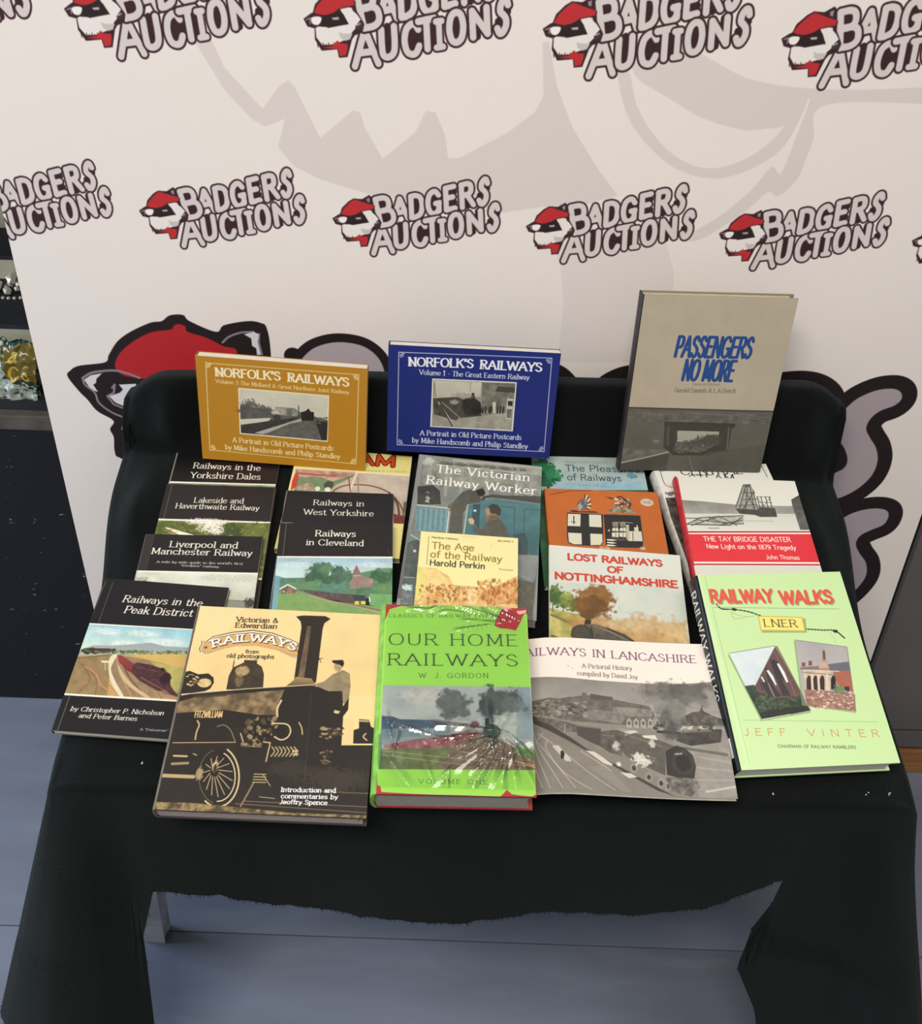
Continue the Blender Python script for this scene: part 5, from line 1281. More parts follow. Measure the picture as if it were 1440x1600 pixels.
# --- orange book with two shields
b = table_book(BK['orange']).start('c0662a'); v = b.view(840, 700, 5.161)
v.fill([(50, 325), (980, 350), (1060, 860), (60, 800)], 'c4692c', c2='b86226', tex=(0.05, 60)); v.line([(90, 378), (250, 345), (440, 345)], 4, '3a281c'); v.line([(120, 340), (200, 362)], 3, '3a281c', a=0.5)
BKK = '2b2826'; CRM = 'd8d4bc'
v.fill([(235, 520), (525, 535), (528, 740), (515, 780), (480, 792), (290, 782), (245, 765), (235, 720)], BKK); v.fill([(242, 530), (345, 534), (343, 632), (240, 628)], CRM); v.fill([(412, 536), (510, 540), (515, 640), (415, 634)], CRM)
v.fill([(243, 682), (352, 688), (355, 778), (290, 776), (250, 758)], CRM); v.fill([(422, 690), (520, 694), (522, 755), (505, 782), (425, 784)], CRM); v.line([(290, 550), (290, 612)], 7, BKK); v.line([(268, 595), (308, 598)], 5, BKK)
v.fill([(260, 505), (290, 500), (340, 510), (450, 510), (490, 518), (480, 524), (270, 516)], '3a302a')
for i in range(9):
    a_ = 1.45 - i * 0.28; v.line([(375, 465), (375 + 52 * math.cos(a_), 455 - 78 * math.sin(a_) * (1 if i < 6 else 0.8))], 9, 'e0dccc' if i % 2 else '4b4440')
v.fill([(310, 465), (340, 420), (375, 400), (400, 440), (390, 500), (330, 502)], '3a3634', tex=(0.8, 10, '9c968c')); v.fill([(320, 470), (345, 430), (355, 480)], 'a8a298'); v.line([(335, 505), (355, 470)], 6, 'b0aaa0')
v.fill([(555, 520), (580, 495), (640, 480), (720, 478), (770, 500), (795, 528), (680, 522)], 'aaa48c', tex=(0.7, 10, '5a5448')); v.line([(575, 400), (620, 415), (650, 395), (680, 400), (700, 430), (660, 460), (620, 450)], 13, '3c3430', sm=True); v.line([(540, 392), (575, 402)], 5, '3c3430'); v.line([(700, 430), (745, 450), (735, 480)], 14, '4c443c', sm=True); v.line([(620, 450), (680, 425), (725, 455)], 9, 'c4beb0', sm=True)
v.specks(600, 400, 750, 480, 40, 12, ['d0cabc', '3a342e', '7a7264'], a=0.9, asp=1)
v.fill([(530, 535), (825, 545), (850, 740), (845, 800), (800, 806), (590, 800), (548, 780)], '2a2826'); v.fill([(720, 670), (835, 672), (845, 752), (728, 750)], 'd2cdb8'); v.line([(765, 680), (768, 745)], 4, BKK); v.fill([(775, 640), (810, 638), (812, 672), (778, 672)], 'cfcab4'); v.line([(800, 625), (800, 645)], 8, 'd2cdb8'); v.fill([(710, 620), (735, 618), (738, 740), (715, 740)], 'b8b29c')
for x in (625, 685):
    v.fill([(x - 25, 605), (x + 20, 600), (x + 25, 632), (x - 20, 636)], '8c8674'); v.fill([(x - 24, 645), (x + 20, 640), (x + 28, 672), (x - 26, 670)], CRM); v.fill([(x - 30, 682), (x + 26, 680), (x + 26, 720), (x - 26, 716)], CRM); v.line([(x, 590), (x + 4, 740)], 4, '6a6456')
v.line([(600, 600), (700, 600), (765, 605)], 4, 'c8c2ae'); v.fill([(570, 690), (600, 720), (720, 735), (700, 750), (600, 745)], '4a4640'); v.blob(572, 664, 8, 8, CRM, rough=0.2)
for y_ in (735, 757, 778): v.fill([(556, y_), (600, y_ + 2), (640, y_ + 10), (600, y_ + 14), (558, y_ + 9)], 'f0ecd8')
v.blob(878, 438, 45, 34, 'cfcab8', rough=0.08, soft=0.1); v.text('PRICE', (848, 446), (908, 448), 14, '8c7c68', w=0.16)
for x in (260, 515, 560, 845): v.blob(x, 808, 20, 14, 'b9b29a', rough=0.4)
v.line([(55, 335), (110, 1000)], 8, 'a05420', a=0.5)
build_book(b, 'orange_book', 'orange book with two heraldic shields on its cover', None, None, 'b08a5c', 'b05a24', 'b05a24', rough=0.5)

# --- Lost Railways of Nottinghamshire
b = table_book(BK['nott']).start('e6e2d0'); v = b.view(840, 700, 5.161)
v.fill([(90, 785), (1150, 860), (1260, 1700), (90, 1700)], 'e9e6d6', c2='c8c4aa', tex=(0.10, 60, 'c9d2cc')); v.fill([(90, 1080), (1200, 1120), (1230, 1400), (600, 1500), (90, 1300)], 'd6d8c8', a=0.6, tex=(0.4, 60, 'b9c4bc'))
v.fill([(90, 1290), (330, 1340), (600, 1480), (700, 1700), (90, 1700)], 'c9bc70', tex=(0.6, 26, '8a8c44')); v.line([(110, 1345), (280, 1420)], 22, '6a6438', a=0.8); v.line([(120, 1520), (290, 1590)], 30, '4f4a2a', a=0.8)
for x, y, rx, ry, c in ((140, 1180, 60, 70, '5e7a3a'), (190, 1230, 70, 60, '48642c'), (250, 1240, 60, 60, '7c8c40'), (290, 1270, 50, 60, '66742f'), (110, 1200, 40, 60, '3d5a2c'), (230, 1190, 40, 30, '93a050')): v.blob(x, y, rx, ry, c, rough=0.9, cell=18, soft=0.2)
for x in (120, 205, 285): v.line([(x, 1260), (x, 1320)], 6, '4a4424')
for x, y, rx, ry, c in ((600, 1500, 260, 90, 'c9a068'), (950, 1450, 260, 90, 'c39a60'), (900, 1540, 240, 70, 'b78c54'), (450, 1420, 160, 80, 'b5844a'), (1120, 1500, 110, 90, 'd2b480'), (740, 1440, 150, 50, 'ccb080')): v.blob(x, y, rx, ry, c, a=0.75, rough=0.9, cell=50, soft=0.6)
for x, y, rx, ry, c in ((450, 1230, 130, 110, '7c5424'), (420, 1190, 90, 70, '8c6230'), (510, 1180, 80, 70, '8a5e2c'), (400, 1320, 70, 70, '5a3c1c'), (440, 1280, 100, 90, '6a4620'), (360, 1260, 50, 60, '7a5226')): v.blob(x, y, rx, ry, c, a=0.92, rough=0.8, cell=34, soft=0.4)
v.fill([(380, 1385), (430, 1385), (425, 1430), (375, 1425)], '2e2a22'); v.fill([(370, 1420), (460, 1420), (560, 1450), (700, 1500), (800, 1570), (840, 1620), (300, 1620)], '3f3c34', tex=(0.5, 16, '6a6250')); v.blob(352, 1500, 80, 85, '36332c', rough=0.06, soft=0.08); v.blob(352, 1500, 62, 66, '48443a', rough=0.1, soft=0.15); v.line([(460, 1430), (760, 1560)], 12, '8a8270', a=0.8); v.blob(490, 1445, 28, 20, '6f685a', rough=0.1, soft=0.2); v.line([(560, 1450), (820, 1590)], 8, '1f1c18'); v.line([(430, 1440), (450, 1560)], 8, '2a2620')
RD = 'c6402e'
for s_, p0, p1, cap in (('LOST RAILWAYS', (243, 900), (1010, 955), 48), ('OF', (565, 1002), (695, 1010), 46), ('NOTTINGHAMSHIRE', (140, 1054), (1135, 1128), 52)): v.text(s_, p0, p1, cap, RD, w=0.30, con=0.85)
build_book(b, 'white_paperback', 'white paperback on Nottinghamshire lines with a painted smoking engine', None, None, 'dedac8', 'd6d2c0', 'd6d2c0', rough=0.28, coat=0.3)

# --- Railways in Lancashire
b = table_book(BK['lanc']).start('f0e8dc'); v = b.view(820, 980, 4.235)
v.fill([(-250, 290), (30, 312), (500, 355), (960, 380), (1285, 365), (1420, 1180), (-250, 1120)], '8d887e', tex=(0.1, 50))
v.fill([(-250, 290), (30, 312), (500, 355), (960, 380), (1285, 367), (1330, 640), (600, 560), (-250, 520)], '8c8880', c2='a8a49c', tex=(0.12, 80))
DG = '4c4944'
v.fill([(50, 470), (160, 460), (230, 470), (420, 450), (480, 460), (580, 475), (700, 500), (820, 520), (860, 580), (820, 660), (300, 620), (50, 560)], '5a564f', tex=(0.5, 14, '7c776c')); v.fill([(375, 435), (405, 435), (408, 475), (375, 472)], '6c675e'); v.fill([(432, 440), (520, 455), (580, 462), (578, 482), (430, 478)], '5a564f')
v.fill([(380, 540), (640, 560), (660, 600), (640, 640), (380, 600)], '97928a', tex=(0.4, 14, '6b675e')); v.fill([(580, 525), (700, 530), (840, 545), (840, 590), (700, 590), (580, 560)], 'a39e94', tex=(0.4, 12, '6b675e'))
v.fill([(160, 520), (220, 505), (300, 560), (300, 580), (180, 580)], '7d796e', tex=(0.4, 8)); v.specks(60, 480, 400, 600, 80, 18, ['8f8b80', '45423c', 'a5a196'], a=0.7)
for i in range(6): x = 670 + i * 47; v.fill([(x, 660), (x + 2, 618), (x + 18, 598), (x + 36, 622), (x + 38, 668)], 'aaa59a'); v.blob(x + 18, 632, 9, 14, '5a564f', rough=0.2)
v.specks(860, 640, 1320, 690, 70, 22, ['b9b4a8', '3c3934', '8c877c', 'd8d4c8'], a=0.8); v.fill([(1030, 600), (1100, 565), (1150, 560), (1168, 530), (1180, 560), (1260, 600), (1330, 620), (1330, 660), (1030, 650)], '5f5b54', tex=(0.4, 12)); v.line([(1168, 520), (1168, 560)], 5, '4a4640')
v.fill([(1210, 560), (1310, 565), (1310, 580), (1210, 575)], '9a958a'); v.fill([(1020, 690), (1300, 680), (1290, 800), (1180, 815), (1000, 750)], '4a4640', tex=(0.3, 16)); v.line([(1010, 695), (1230, 690)], 8, '7a756a'); v.line([(880, 690), (1020, 700)], 18, '3f3c36')
for x, y, rx, ry, c in ((860, 440, 110, 60, '7d7a74'), (950, 430, 120, 70, '67645f'), (1080, 420, 130, 50, '5c5954'), (1100, 470, 90, 50, '716e68'), (930, 520, 90, 80, '75726c'), (960, 600, 70, 80, '5f5c57'), (965, 680, 40, 60, '524f4a'), (1000, 560, 60, 60, '87847e'), (880, 500, 60, 50, '8f8c86')): v.blob(x, y, rx, ry, c, a=0.75, rough=0.9, cell=40, soft=0.6)
v.fill([(-250, 560), (60, 600), (100, 620), (700, 860), (1000, 1080), (1150, 1140), (-250, 1120)], '7c776e', tex=(0.25, 20, '8c877c')); v.fill([(950, 800), (1360, 760), (1400, 1130), (1150, 1130), (1100, 900)], '87827a', tex=(0.35, 18, 'a5a096'))
v.fill([(50, 560), (80, 580), (400, 800), (900, 1070), (1000, 1120), (880, 1080), (300, 760), (60, 620)], '45423c')
for q in ([(60, 680), (110, 820), (250, 1060)], [(60, 760), (100, 880), (170, 1060)], [(120, 690), (70, 760), (60, 820)], [(90, 750), (180, 870), (335, 1065)], [(150, 740), (145, 800), (260, 960), (440, 1075)], [(90, 690), (200, 780), (420, 960), (600, 1080)], [(60, 840), (80, 940), (120, 1050)]): v.line(q, 4, 'c8c4ba', sm=True, a=0.85)
for i in range(13): v.line([(430 + i * 17, 930 + i * 12), (540 + i * 13, 915 + i * 14)], 4, 'a8a398', a=0.8)
v.fill([(400, 815), (460, 825), (580, 905), (575, 918), (520, 900)], 'cfcbc0'); v.fill([(180, 780), (220, 778), (300, 870), (305, 890), (270, 885)], 'c4c0b4'); v.fill([(630, 960), (700, 965), (745, 990), (690, 998)], 'cfcbc0'); v.line([(370, 820), (570, 950)], 6, 'b0aca0'); v.fill([(235, 820), (250, 812), (262, 835), (255, 870), (238, 868)], '2c2a26')
v.fill([(80, 575), (260, 625), (345, 650), (350, 700), (260, 690), (85, 600)], '6a665e', tex=(0.3, 10)); v.line([(265, 640), (262, 690)], 5, 'a8a49a'); v.fill([(340, 650), (500, 668), (510, 770), (500, 790), (430, 760), (345, 715)], '4f4c46'); v.line([(345, 655), (495, 672)], 4, '8a867c')
v.fill([(498, 690), (590, 680), (660, 680), (655, 800), (640, 850), (560, 830), (500, 790)], '5c5850', tex=(0.3, 14)); v.line([(505, 712), (585, 722)], 4, '8a867c'); v.fill([(590, 672), (650, 668), (755, 690), (700, 710)], '9c978c'); v.fill([(660, 720), (720, 700), (820, 720), (1000, 790), (930, 830), (930, 980), (700, 880), (650, 830)], '54504a', tex=(0.35, 16, '6f6a60'))
v.fill([(930, 820), (1000, 782), (1060, 800), (1110, 850), (1130, 920), (1120, 1000), (1030, 1000), (940, 975)], '3b3833'); v.blob(1045, 890, 72, 85, '45413b', rough=0.05, soft=0.1); v.blob(1045, 895, 50, 58, '33302b', rough=0.08, soft=0.1); v.text('46243', (992, 843), (1042, 840), 9, 'cfcbc0', w=0.3)
v.line([(700, 720), (910, 790)], 6, '8f8a80', a=0.8); v.fill([(650, 690), (720, 680), (750, 692), (700, 704)], 'cfcbbd'); v.fill([(770, 715), (860, 712), (880, 745), (850, 740), (790, 730)], 'd8d4c8'); v.blob(840, 770, 20, 26, 'cfcbc0', rough=0.7)
v.blob(775, 880, 60, 34, 'e2dfd4', rough=0.9, cell=16); v.blob(740, 850, 24, 22, 'dedace', rough=0.8); v.blob(600, 780, 22, 30, 'c4c0b4', rough=0.8); v.blob(620, 905, 14, 14, 'e8e4d8', rough=0.5)
for x, y in ((720, 930), (820, 990), (900, 1030), (950, 1050)): v.line([(x + 20 * math.cos(t), y + 26 * math.sin(t)) for t in np.linspace(0, 6.3, 12)], 5, 'a8a398'); v.blob(x, y, 12, 16, '3a3732', rough=0.2)
v.fill([(930, 990), (1130, 1000), (1160, 1060), (1100, 1120), (960, 1080)], '4f4b45', tex=(0.7, 12, '8a857a')); v.line([(1200, 1090), (1400, 1060)], 14, 'd0ccc0', a=0.7)
for q in ([(1150, 860), (1350, 900)], [(1140, 930), (1380, 960)], [(1120, 1010), (1390, 1020)]): v.line(q, 12, 'b4afa4', a=0.5)
v.line([(1060, 800), (1330, 850)], 20, '5a564e', a=0.7)
v.fill([(0, 1072), (500, 1095), (880, 1120), (1390, 1140), (1390, 1200), (0, 1140)], 'c9c2b2', a=0.25)
PU = '6a3a5c'
v.text('RAILWAYS IN LANCASHIRE', (-54, 165), (1140, 240), 48, PU, w=0.13, con=0.5, serif=0.12, track=0.05); v.text('A Pictorial History', (378, 270), (712, 285), 28, '4f4a44', w=0.12, con=0.5, serif=0.1); v.text('compiled by David Joy', (345, 318), (750, 342), 28, '4f4a44', w=0.12, con=0.5, serif=0.1)
v.line([(282, 252), (288, 262)], 4, 'a8a090'); v.line([(312, 268), (315, 276)], 4, 'a8a090')
build_book(b, 'landscape_paperback', 'landscape paperback on Lancashire lines with a grey steam train photo', None, None, 'e0d8c6', 'd8d0c0', 'd8d0c0', page=M_PAGEW, rough=0.3, coat=0.2, warp=lambda x, y: 0.0028 * max(0, (x - 0.03) / 0.09) ** 2 - 0.0008 * math.sin(x * 22) - 0.014 * min(1, max(0, (-0.050 - x) / 0.05)))

# --- Central Steam
b = table_book(BK['central']).start('e9e6dc'); v = b.view(1010, 700, 4.966)
v.line([(105, 180), (135, 270), (170, 300), (215, 302)], 4, '3a3834', sm=True); v.line([(885, 130), (935, 225)], 4, '3a3834'); v.line([(100, 180), (890, 110)], 3, '3a3834')
v.text('CENTRAL', (270, 208), (755, 200), 50, '33312d', w=0.14, con=0.6, serif=0.12); v.text('STEAM', (340, 262), (700, 255), 48, '33312d', w=0.14, con=0.6, serif=0.12)
v.fill([(145, 385), (230, 385), (400, 500), (420, 1100), (330, 1100), (250, 760)], '5c5a54', tex=(0.7, 14, '2e2c28')); v.blob(180, 355, 26, 20, '6a675f', rough=0.8)
build_book(b, 'white_hardback', 'white hardback with rounded spine lying under the red and white book', None, None, 'd0ccc0', 'e2dfd4', 'd0ccc0', 'hard', rough=0.4)

# --- The Tay Bridge Disaster
b = table_book(BK['tay']).start('e4e2d6'); v = b.view(1010, 700, 4.966)
v.fill([(210, 400), (450, 415), (700, 440), (1020, 450), (1190, 450), (1200, 515), (230, 510)], '8f8d86', c2='a8a69e', tex=(0.15, 40)); v.fill([(240, 508), (1200, 512), (1270, 640), (280, 640)], 'd3d1c4', c2='deded2')
v.fill([(745, 285), (802, 280), (830, 330), (862, 480), (800, 495), (690, 470), (695, 430)], '8c8a82', tex=(0.4, 10, 'a5a39a'), a=0.85)
for q in ([(750, 285), (690, 460)], [(765, 300), (720, 470)], [(780, 300), (765, 490)], [(800, 285), (835, 490)], [(825, 325), (862, 480)], [(750, 350), (840, 345)], [(735, 400), (850, 395)], [(715, 445), (855, 440)], [(760, 330), (840, 470)], [(830, 340), (750, 470)]): v.line(q, 5, '3f3d38')
v.fill([(748, 283), (802, 280), (795, 305), (765, 305)], '5c5a54')
for x in (855, 885, 920, 950):
    v.line([(x, 378), (x + 22, 465)], 6, '4a4843')
v.line([(855, 378), (960, 380)], 4, '4a4843'); v.line([(870, 420), (970, 425)], 4, '4a4843'); v.line([(855, 378), (905, 460)], 3, '4a4843'); v.line([(960, 380), (900, 460)], 3, '4a4843')
v.fill([(690, 470), (860, 480), (880, 458), (995, 468), (1012, 535), (880, 535), (840, 520), (720, 510)], '45433e', tex=(0.2, 14)); v.fill([(1120, 400), (1185, 365), (1200, 370), (1262, 635), (1190, 635), (1130, 450)], '4a4843', c2='6a6862', tex=(0.3, 16)); v.line([(1140, 395), (1190, 362)], 5, '2e2c28')
v.fill([(305, 590), (400, 540), (560, 525), (750, 525), (755, 590), (640, 605), (400, 600)], '9c9a90', tex=(0.6, 10, 'cfcdc0'))
for q in ([(310, 592), (420, 540), (750, 525)], [(350, 600), (560, 530), (700, 600)], [(400, 560), (750, 590)], [(310, 592), (640, 600)], [(640, 600), (740, 540)], [(300, 545), (420, 545)], [(480, 540), (620, 590)], [(560, 600), (740, 560)]): v.line(q, 7, '3f3d38', a=0.9)
v.line([(480, 622), (560, 622)], 8, '8a8880'); v.line([(760, 565), (980, 568)], 5, 'a8a69c')
RR = 'e0303a'
v.fill([(290, 640), (1285, 640), (1360, 905), (340, 905)], 'f2eee2'); v.fill([(300, 645), (1280, 645), (1285, 656), (302, 658)], 'b0343a'); v.fill([(302, 668), (1285, 668), (1340, 886), (345, 882)], RR); v.fill([(350, 896), (1340, 900), (1345, 912), (355, 908)], 'b0343a')
v.fill([(200, 220), (240, 230), (385, 980), (330, 1050)], 'cc2c34')
v.fill([(355, 915), (1360, 918), (1500, 1500), (420, 1500)], 'd8d8ca')
v.text('THE TAY BRIDGE DISASTER', (445, 722), (1125, 728), 34, 'faf6ea', w=0.14); v.text('New Light on the 1879 Tragedy', (468, 778), (1165, 790), 32, 'faf6ea', w=0.14); v.text('John Thomas', (930, 862), (1192, 866), 30, 'faf6ea', w=0.13)
build_book(b, 'red_and_white_hardback', 'red and white hardback about a bridge disaster at the back right', None, None, 'cfc8bc', 'c82c34', 'cfc8bc', 'hard', rough=0.3, coat=0.3)

# --- Railway Walks
b = table_book(BK['walks']).start('c8e6a6'); v = b.view(1060, 870, 4.0)
for s_, c, dx in ((0, '6f8a5c', 7), (1, 'e05a44', 0)):
    v.text('RAILWAY', (203 + dx, 284 + dx), (600 + dx, 280 + dx), 72, c, w=0.24, con=1, a=0.6 if not s_ else 1); v.text('WALKS', (645 + dx, 292 + dx), (975 + dx, 285 + dx), 72, c, w=0.24, con=1, a=0.6 if not s_ else 1)
v.line([(220, 316), (1000, 326)], 3, '7c9a6c')
v.line([(235, 295), (270, 325), (345, 328), (440, 345), (510, 368)], 8, '1c2420', sm=True); v.line([(240, 300), (268, 320), (345, 326)], 3, 'd8e4c8'); v.line([(790, 452), (900, 458), (975, 462), (1035, 508)], 8, '1c2420', sm=True)
for t in range(9): v.line([(800 + t * 20, 454 + t * 0.6), (806 + t * 20, 456)], 4, 'd0dcc0')
for t in range(6): v.line([(370 + t * 24, 330 + t * 6), (378 + t * 24, 333 + t * 6)], 4, 'd0dcc0')
v.blob(345, 328, 14, 9, '141a18', rough=0.3); v.blob(975, 464, 14, 10, '141a18', rough=0.3); v.line([(330, 345), (370, 365), (430, 375), (350, 385), (325, 345)], 2.5, '8aa67a', sm=True); v.line([(430, 375), (470, 370)], 2.5, '8aa67a'); v.line([(940, 470), (970, 510), (980, 540)], 2.5, '9ab88a', sm=True)
v.fill([(500, 378), (790, 385), (800, 474), (520, 474)], '8c9c68', a=0.8); v.fill([(492, 368), (772, 376), (792, 468), (512, 462)], 'c9b85c'); v.fill([(500, 374), (766, 382), (784, 460), (518, 455)], 'f2e47c')
v.text('LNER', (535, 436), (750, 440), 44, '2e2a1c', w=0.12, con=0.5, serif=0.12, track=0.05)
v.fill([(305, 612), (320, 612), (520, 1020), (825, 962), (822, 975), (515, 1028)], '7c9c6c', a=0.7)
v.fill([(315, 603), (600, 556), (822, 960), (518, 1014)], 'c9d8dc', c2='a8c8d4', tex=(0.3, 50, 'e8ecea'))
v.fill([(480, 800), (600, 562), (822, 960), (700, 985), (460, 830)], '5c4440', tex=(0.3, 16, '6f5650'))
for q in ([(570, 650), (590, 640), (625, 660), (660, 720), (685, 785), (680, 788), (640, 760), (700, 870), (650, 870), (600, 740)], [(540, 700), (560, 700), (590, 740), (615, 805), (605, 800), (580, 790), (640, 870), (605, 880), (560, 790)], [(512, 750), (520, 738), (545, 770), (575, 850), (600, 880), (570, 880), (530, 820)], [(505, 770), (515, 785), (530, 840), (520, 830)]):
    v.fill(q, '3a3436')
v.fill([(612, 668), (625, 665), (660, 720), (685, 783), (672, 786)], 'e8ebe8'); v.fill([(548, 712), (560, 705), (590, 745), (613, 803), (603, 803)], 'e4e6e2'); v.fill([(512, 752), (520, 745), (540, 780), (530, 785)], 'd8dad6'); v.line([(600, 600), (700, 790), (740, 900)], 7, '8a6c60', a=0.7); v.line([(612, 562), (800, 920)], 10, '4a3634', a=0.6); v.line([(560, 790), (600, 880)], 4, 'b8aaa4')
v.fill([(412, 808), (470, 800), (500, 850), (620, 885), (760, 870), (780, 890), (822, 960), (518, 1014)], '3c4a38', tex=(0.6, 16, '222c22')); v.specks(480, 870, 740, 950, 120, 16, ['5d6e4a', '2f3c2c', '4c5c3e'], a=0.7); v.fill([(500, 975), (800, 925), (822, 960), (518, 1014)], '23201c', a=0.8)
v.line([(315, 603), (600, 556)], 3, '5c6454'); v.line([(600, 556), (822, 960)], 3, '4a4a40')
v.fill([(718, 525), (728, 520), (800, 930), (1108, 968), (1105, 976), (770, 930)], '7c9c6c', a=0.7)
v.fill([(728, 520), (1050, 563), (1106, 966), (800, 930), (770, 850)], 'b9b5b2', c2='cfc9c2', tex=(0.2, 40, 'a09c9c'))
v.fill([(925, 672), (1060, 655), (1070, 715), (940, 715)], '6a6a70'); v.fill([(960, 712), (1070, 712), (1090, 850), (990, 800)], 'a05c44', tex=(0.2, 10, 'b47056')); v.fill([(900, 590), (915, 590), (918, 640), (940, 690), (945, 720), (870, 715), (895, 650)], 'b08874'); v.line([(905, 592), (908, 635)], 14, '6b4c44'); v.fill([(888, 655), (922, 655), (935, 695), (878, 695)], 'c8a890')
v.fill([(775, 705), (940, 712), (950, 835), (790, 830)], 'cdb8a0', tex=(0.2, 12)); v.line([(775, 722), (1000, 740)], 5, '8c7464'); v.line([(775, 708), (1000, 716)], 5, 'e0d4c0'); v.fill([(768, 660), (790, 660), (790, 685), (768, 685)], '7c5448'); v.fill([(810, 650), (832, 650), (832, 680), (810, 680)], '7c5448'); v.fill([(760, 690), (875, 682), (875, 706), (760, 706)], '807478')
for x in (808, 848, 890, 960): v.fill([(x - 10, 828), (x - 10, 765), (x, 742), (x + 14, 745), (x + 20, 770), (x + 20, 835)], '3a2a26' if x < 950 else '26201e')
for x in (830, 870, 925): v.line([(x, 740), (x + 6, 830)], 14, 'dccab4')
v.fill([(785, 830), (960, 840), (1100, 860), (1106, 966), (800, 930)], 'b08474', tex=(0.6, 12, '8c6858')); v.specks(800, 845, 1090, 950, 160, 12, ['d8bca8', '7c5a4c', 'e8d8c8', 'a06c58'], a=0.8); v.blob(1000, 830, 40, 26, '6a7c54', rough=0.8); v.fill([(1035, 810), (1065, 812), (1066, 840), (1036, 836)], '3a2c28')
v.line([(728, 520), (1050, 563), (1106, 966)], 3, '6b6b60')
v.line([(400, 1020), (1240, 1032)], 2.5, '8aa67a')
for t_, p0, p1 in (('JEFF', (415, 1116), (678, 1118)), ('VINTER', (808, 1120), (1262, 1126))): v.text(t_, p0, p1, 42, 'cf8a50', w=0.11, track=0.55)
v.text('CHAIRMAN OF RAILWAY RAMBLERS', (620, 1192), (1110, 1200), 18, '4f6648', w=0.15, track=0.06)
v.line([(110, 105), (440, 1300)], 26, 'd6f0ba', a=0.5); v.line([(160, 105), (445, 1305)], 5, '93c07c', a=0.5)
sc = Canvas(640, 90, '16181a'); sp = Pen(sc, lambda x, y: (640 - x, y))
sp.text('RAILWAY WALKS', (40, 62), (420, 62), 34, 'e8e4d8', w=0.16, con=0.5, serif=0.12, slant=0.2); sp.fill([(540, 20), (600, 20), (600, 66), (540, 66)], 'd8d4c8')
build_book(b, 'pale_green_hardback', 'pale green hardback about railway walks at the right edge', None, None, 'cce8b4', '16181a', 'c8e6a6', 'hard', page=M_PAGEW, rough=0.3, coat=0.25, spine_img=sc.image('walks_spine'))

# --- Norfolk's Railways, two landscape books standing against the ledge
def ornament(v, x, y, sx, sy, c):
    for q in ([(0, 0), (14, 4), (20, 14)], [(4, 14), (12, 8), (26, 6)], [(8, 22), (6, 10), (18, 18)], [(22, 4), (16, 18), (6, 20)]): v.line([(x + sx * a, y + sy * b_ * 1.2) for a, b_ in q], 5, c, sm=True, a=0.9)
def black_letter(v, s_, p0, p1, cap, c, w=0.16): v.text(s_, p0, p1, cap, c, w=w, con=0.5, serif=0.15, shear=0.0)

NH = 0.1352
b = Book(stand_matrix(-0.37, 87.98, -2.46), np.array([-0.2199, 1.0185, -0.6047]) + EYE, 0.1995, NH, 0.014).start('b8811c'); v = b.view(290, 530, 4.645)
LN = 'ecd9a4'
v.line([(145, 172), (1255, 258), (1235, 905), (175, 802), (145, 172)], 5, LN); v.line([(152, 200), (160, 500)], 2, LN, a=0.5)
for x, y, sx, sy in ((145, 168, 1.6, 1.5), (1255, 256, -1.6, 1.5), (1235, 905, -1.6, -1.5), (178, 806, 1.6, -1.5)): ornament(v, x, y, sx, sy, LN)
for s_, p0, p1 in (("NORFOLK'S", (218, 266), (694, 298)), ('RAILWAYS', (742, 305), (1190, 342))): v.text(s_, p0, p1, 58, 'f6ecca', w=0.24, con=0.55, serif=0.12)
v.line([(232, 225), (240, 268)], 6, 'f6ecca'); v.line([(760, 262), (768, 308)], 6, 'f6ecca')
black_letter(v, 'Volume 2 The Midland & Great Northern Joint Railway', (218, 316), (1188, 398), 26, 'efdfae')
v.fill([(380, 352), (1040, 408), (1030, 744), (392, 686)], 'efe6cc'); v.fill([(388, 360), (1032, 414), (1022, 735), (400, 680)], 'd2cdb8', c2='c6c2ae', tex=(0.06, 40))
v.fill([(394, 480), (600, 510), (830, 530), (1030, 590), (1024, 735), (400, 680)], '6c6a62', tex=(0.35, 18, '4a4842')); v.fill([(396, 580), (620, 570), (600, 595), (400, 620)], 'cfcab8'); v.fill([(400, 625), (620, 590), (830, 565), (700, 620), (500, 685), (400, 678)], '3a3834', tex=(0.2, 12)); v.fill([(500, 678), (840, 575), (850, 590), (560, 690)], 'b0ac9c')
v.fill([(570, 690), (760, 610), (880, 590), (960, 640), (1000, 735)], '57554e', tex=(0.5, 12, '6f6d64')); v.fill([(940, 590), (1030, 600), (1024, 735), (985, 730)], '302e2a'); v.fill([(650, 490), (780, 498), (830, 540), (800, 560), (640, 545)], '9a968a', tex=(0.3, 12)); v.fill([(735, 505), (770, 500), (770, 560), (735, 560)], '6c6a62')
for x, y, rx, ry in ((430, 485, 30, 26), (470, 470, 36, 36), (550, 500, 40, 26), (600, 520, 30, 26), (420, 520, 40, 20)): v.blob(x, y, rx, ry, '55534c', rough=1.0, cell=10, a=0.8)
v.fill([(835, 530), (870, 520), (890, 502), (905, 525), (930, 530), (930, 590), (840, 590)], '24221f'); v.line([(818, 482), (818, 560)], 6, '3a3834'); v.line([(780, 500), (830, 530)], 4, '4a4843'); v.blob(660, 565, 28, 22, '38362f', rough=0.5); v.blob(650, 530, 30, 16, 'c8c4b4', rough=0.5); v.specks(940, 570, 1024, 610, 30, 12, ['4a4842', '6c6a62'])
black_letter(v, 'A Portrait in Old Picture Postcards', (342, 746), (1072, 808), 34, 'f3e6bc'); black_letter(v, 'by Mike Handscomb and Philip Standley', (288, 797), (1122, 868), 34, 'f3e6bc')
build_book(b, 'ochre_book', 'ochre landscape book standing upright on the left against the black ledge', 'landscape books standing against the ledge', None, 'b07a1a', 'b07a1a', 'b07a1a', page=M_PAGEW, rough=0.35, coat=0.2)

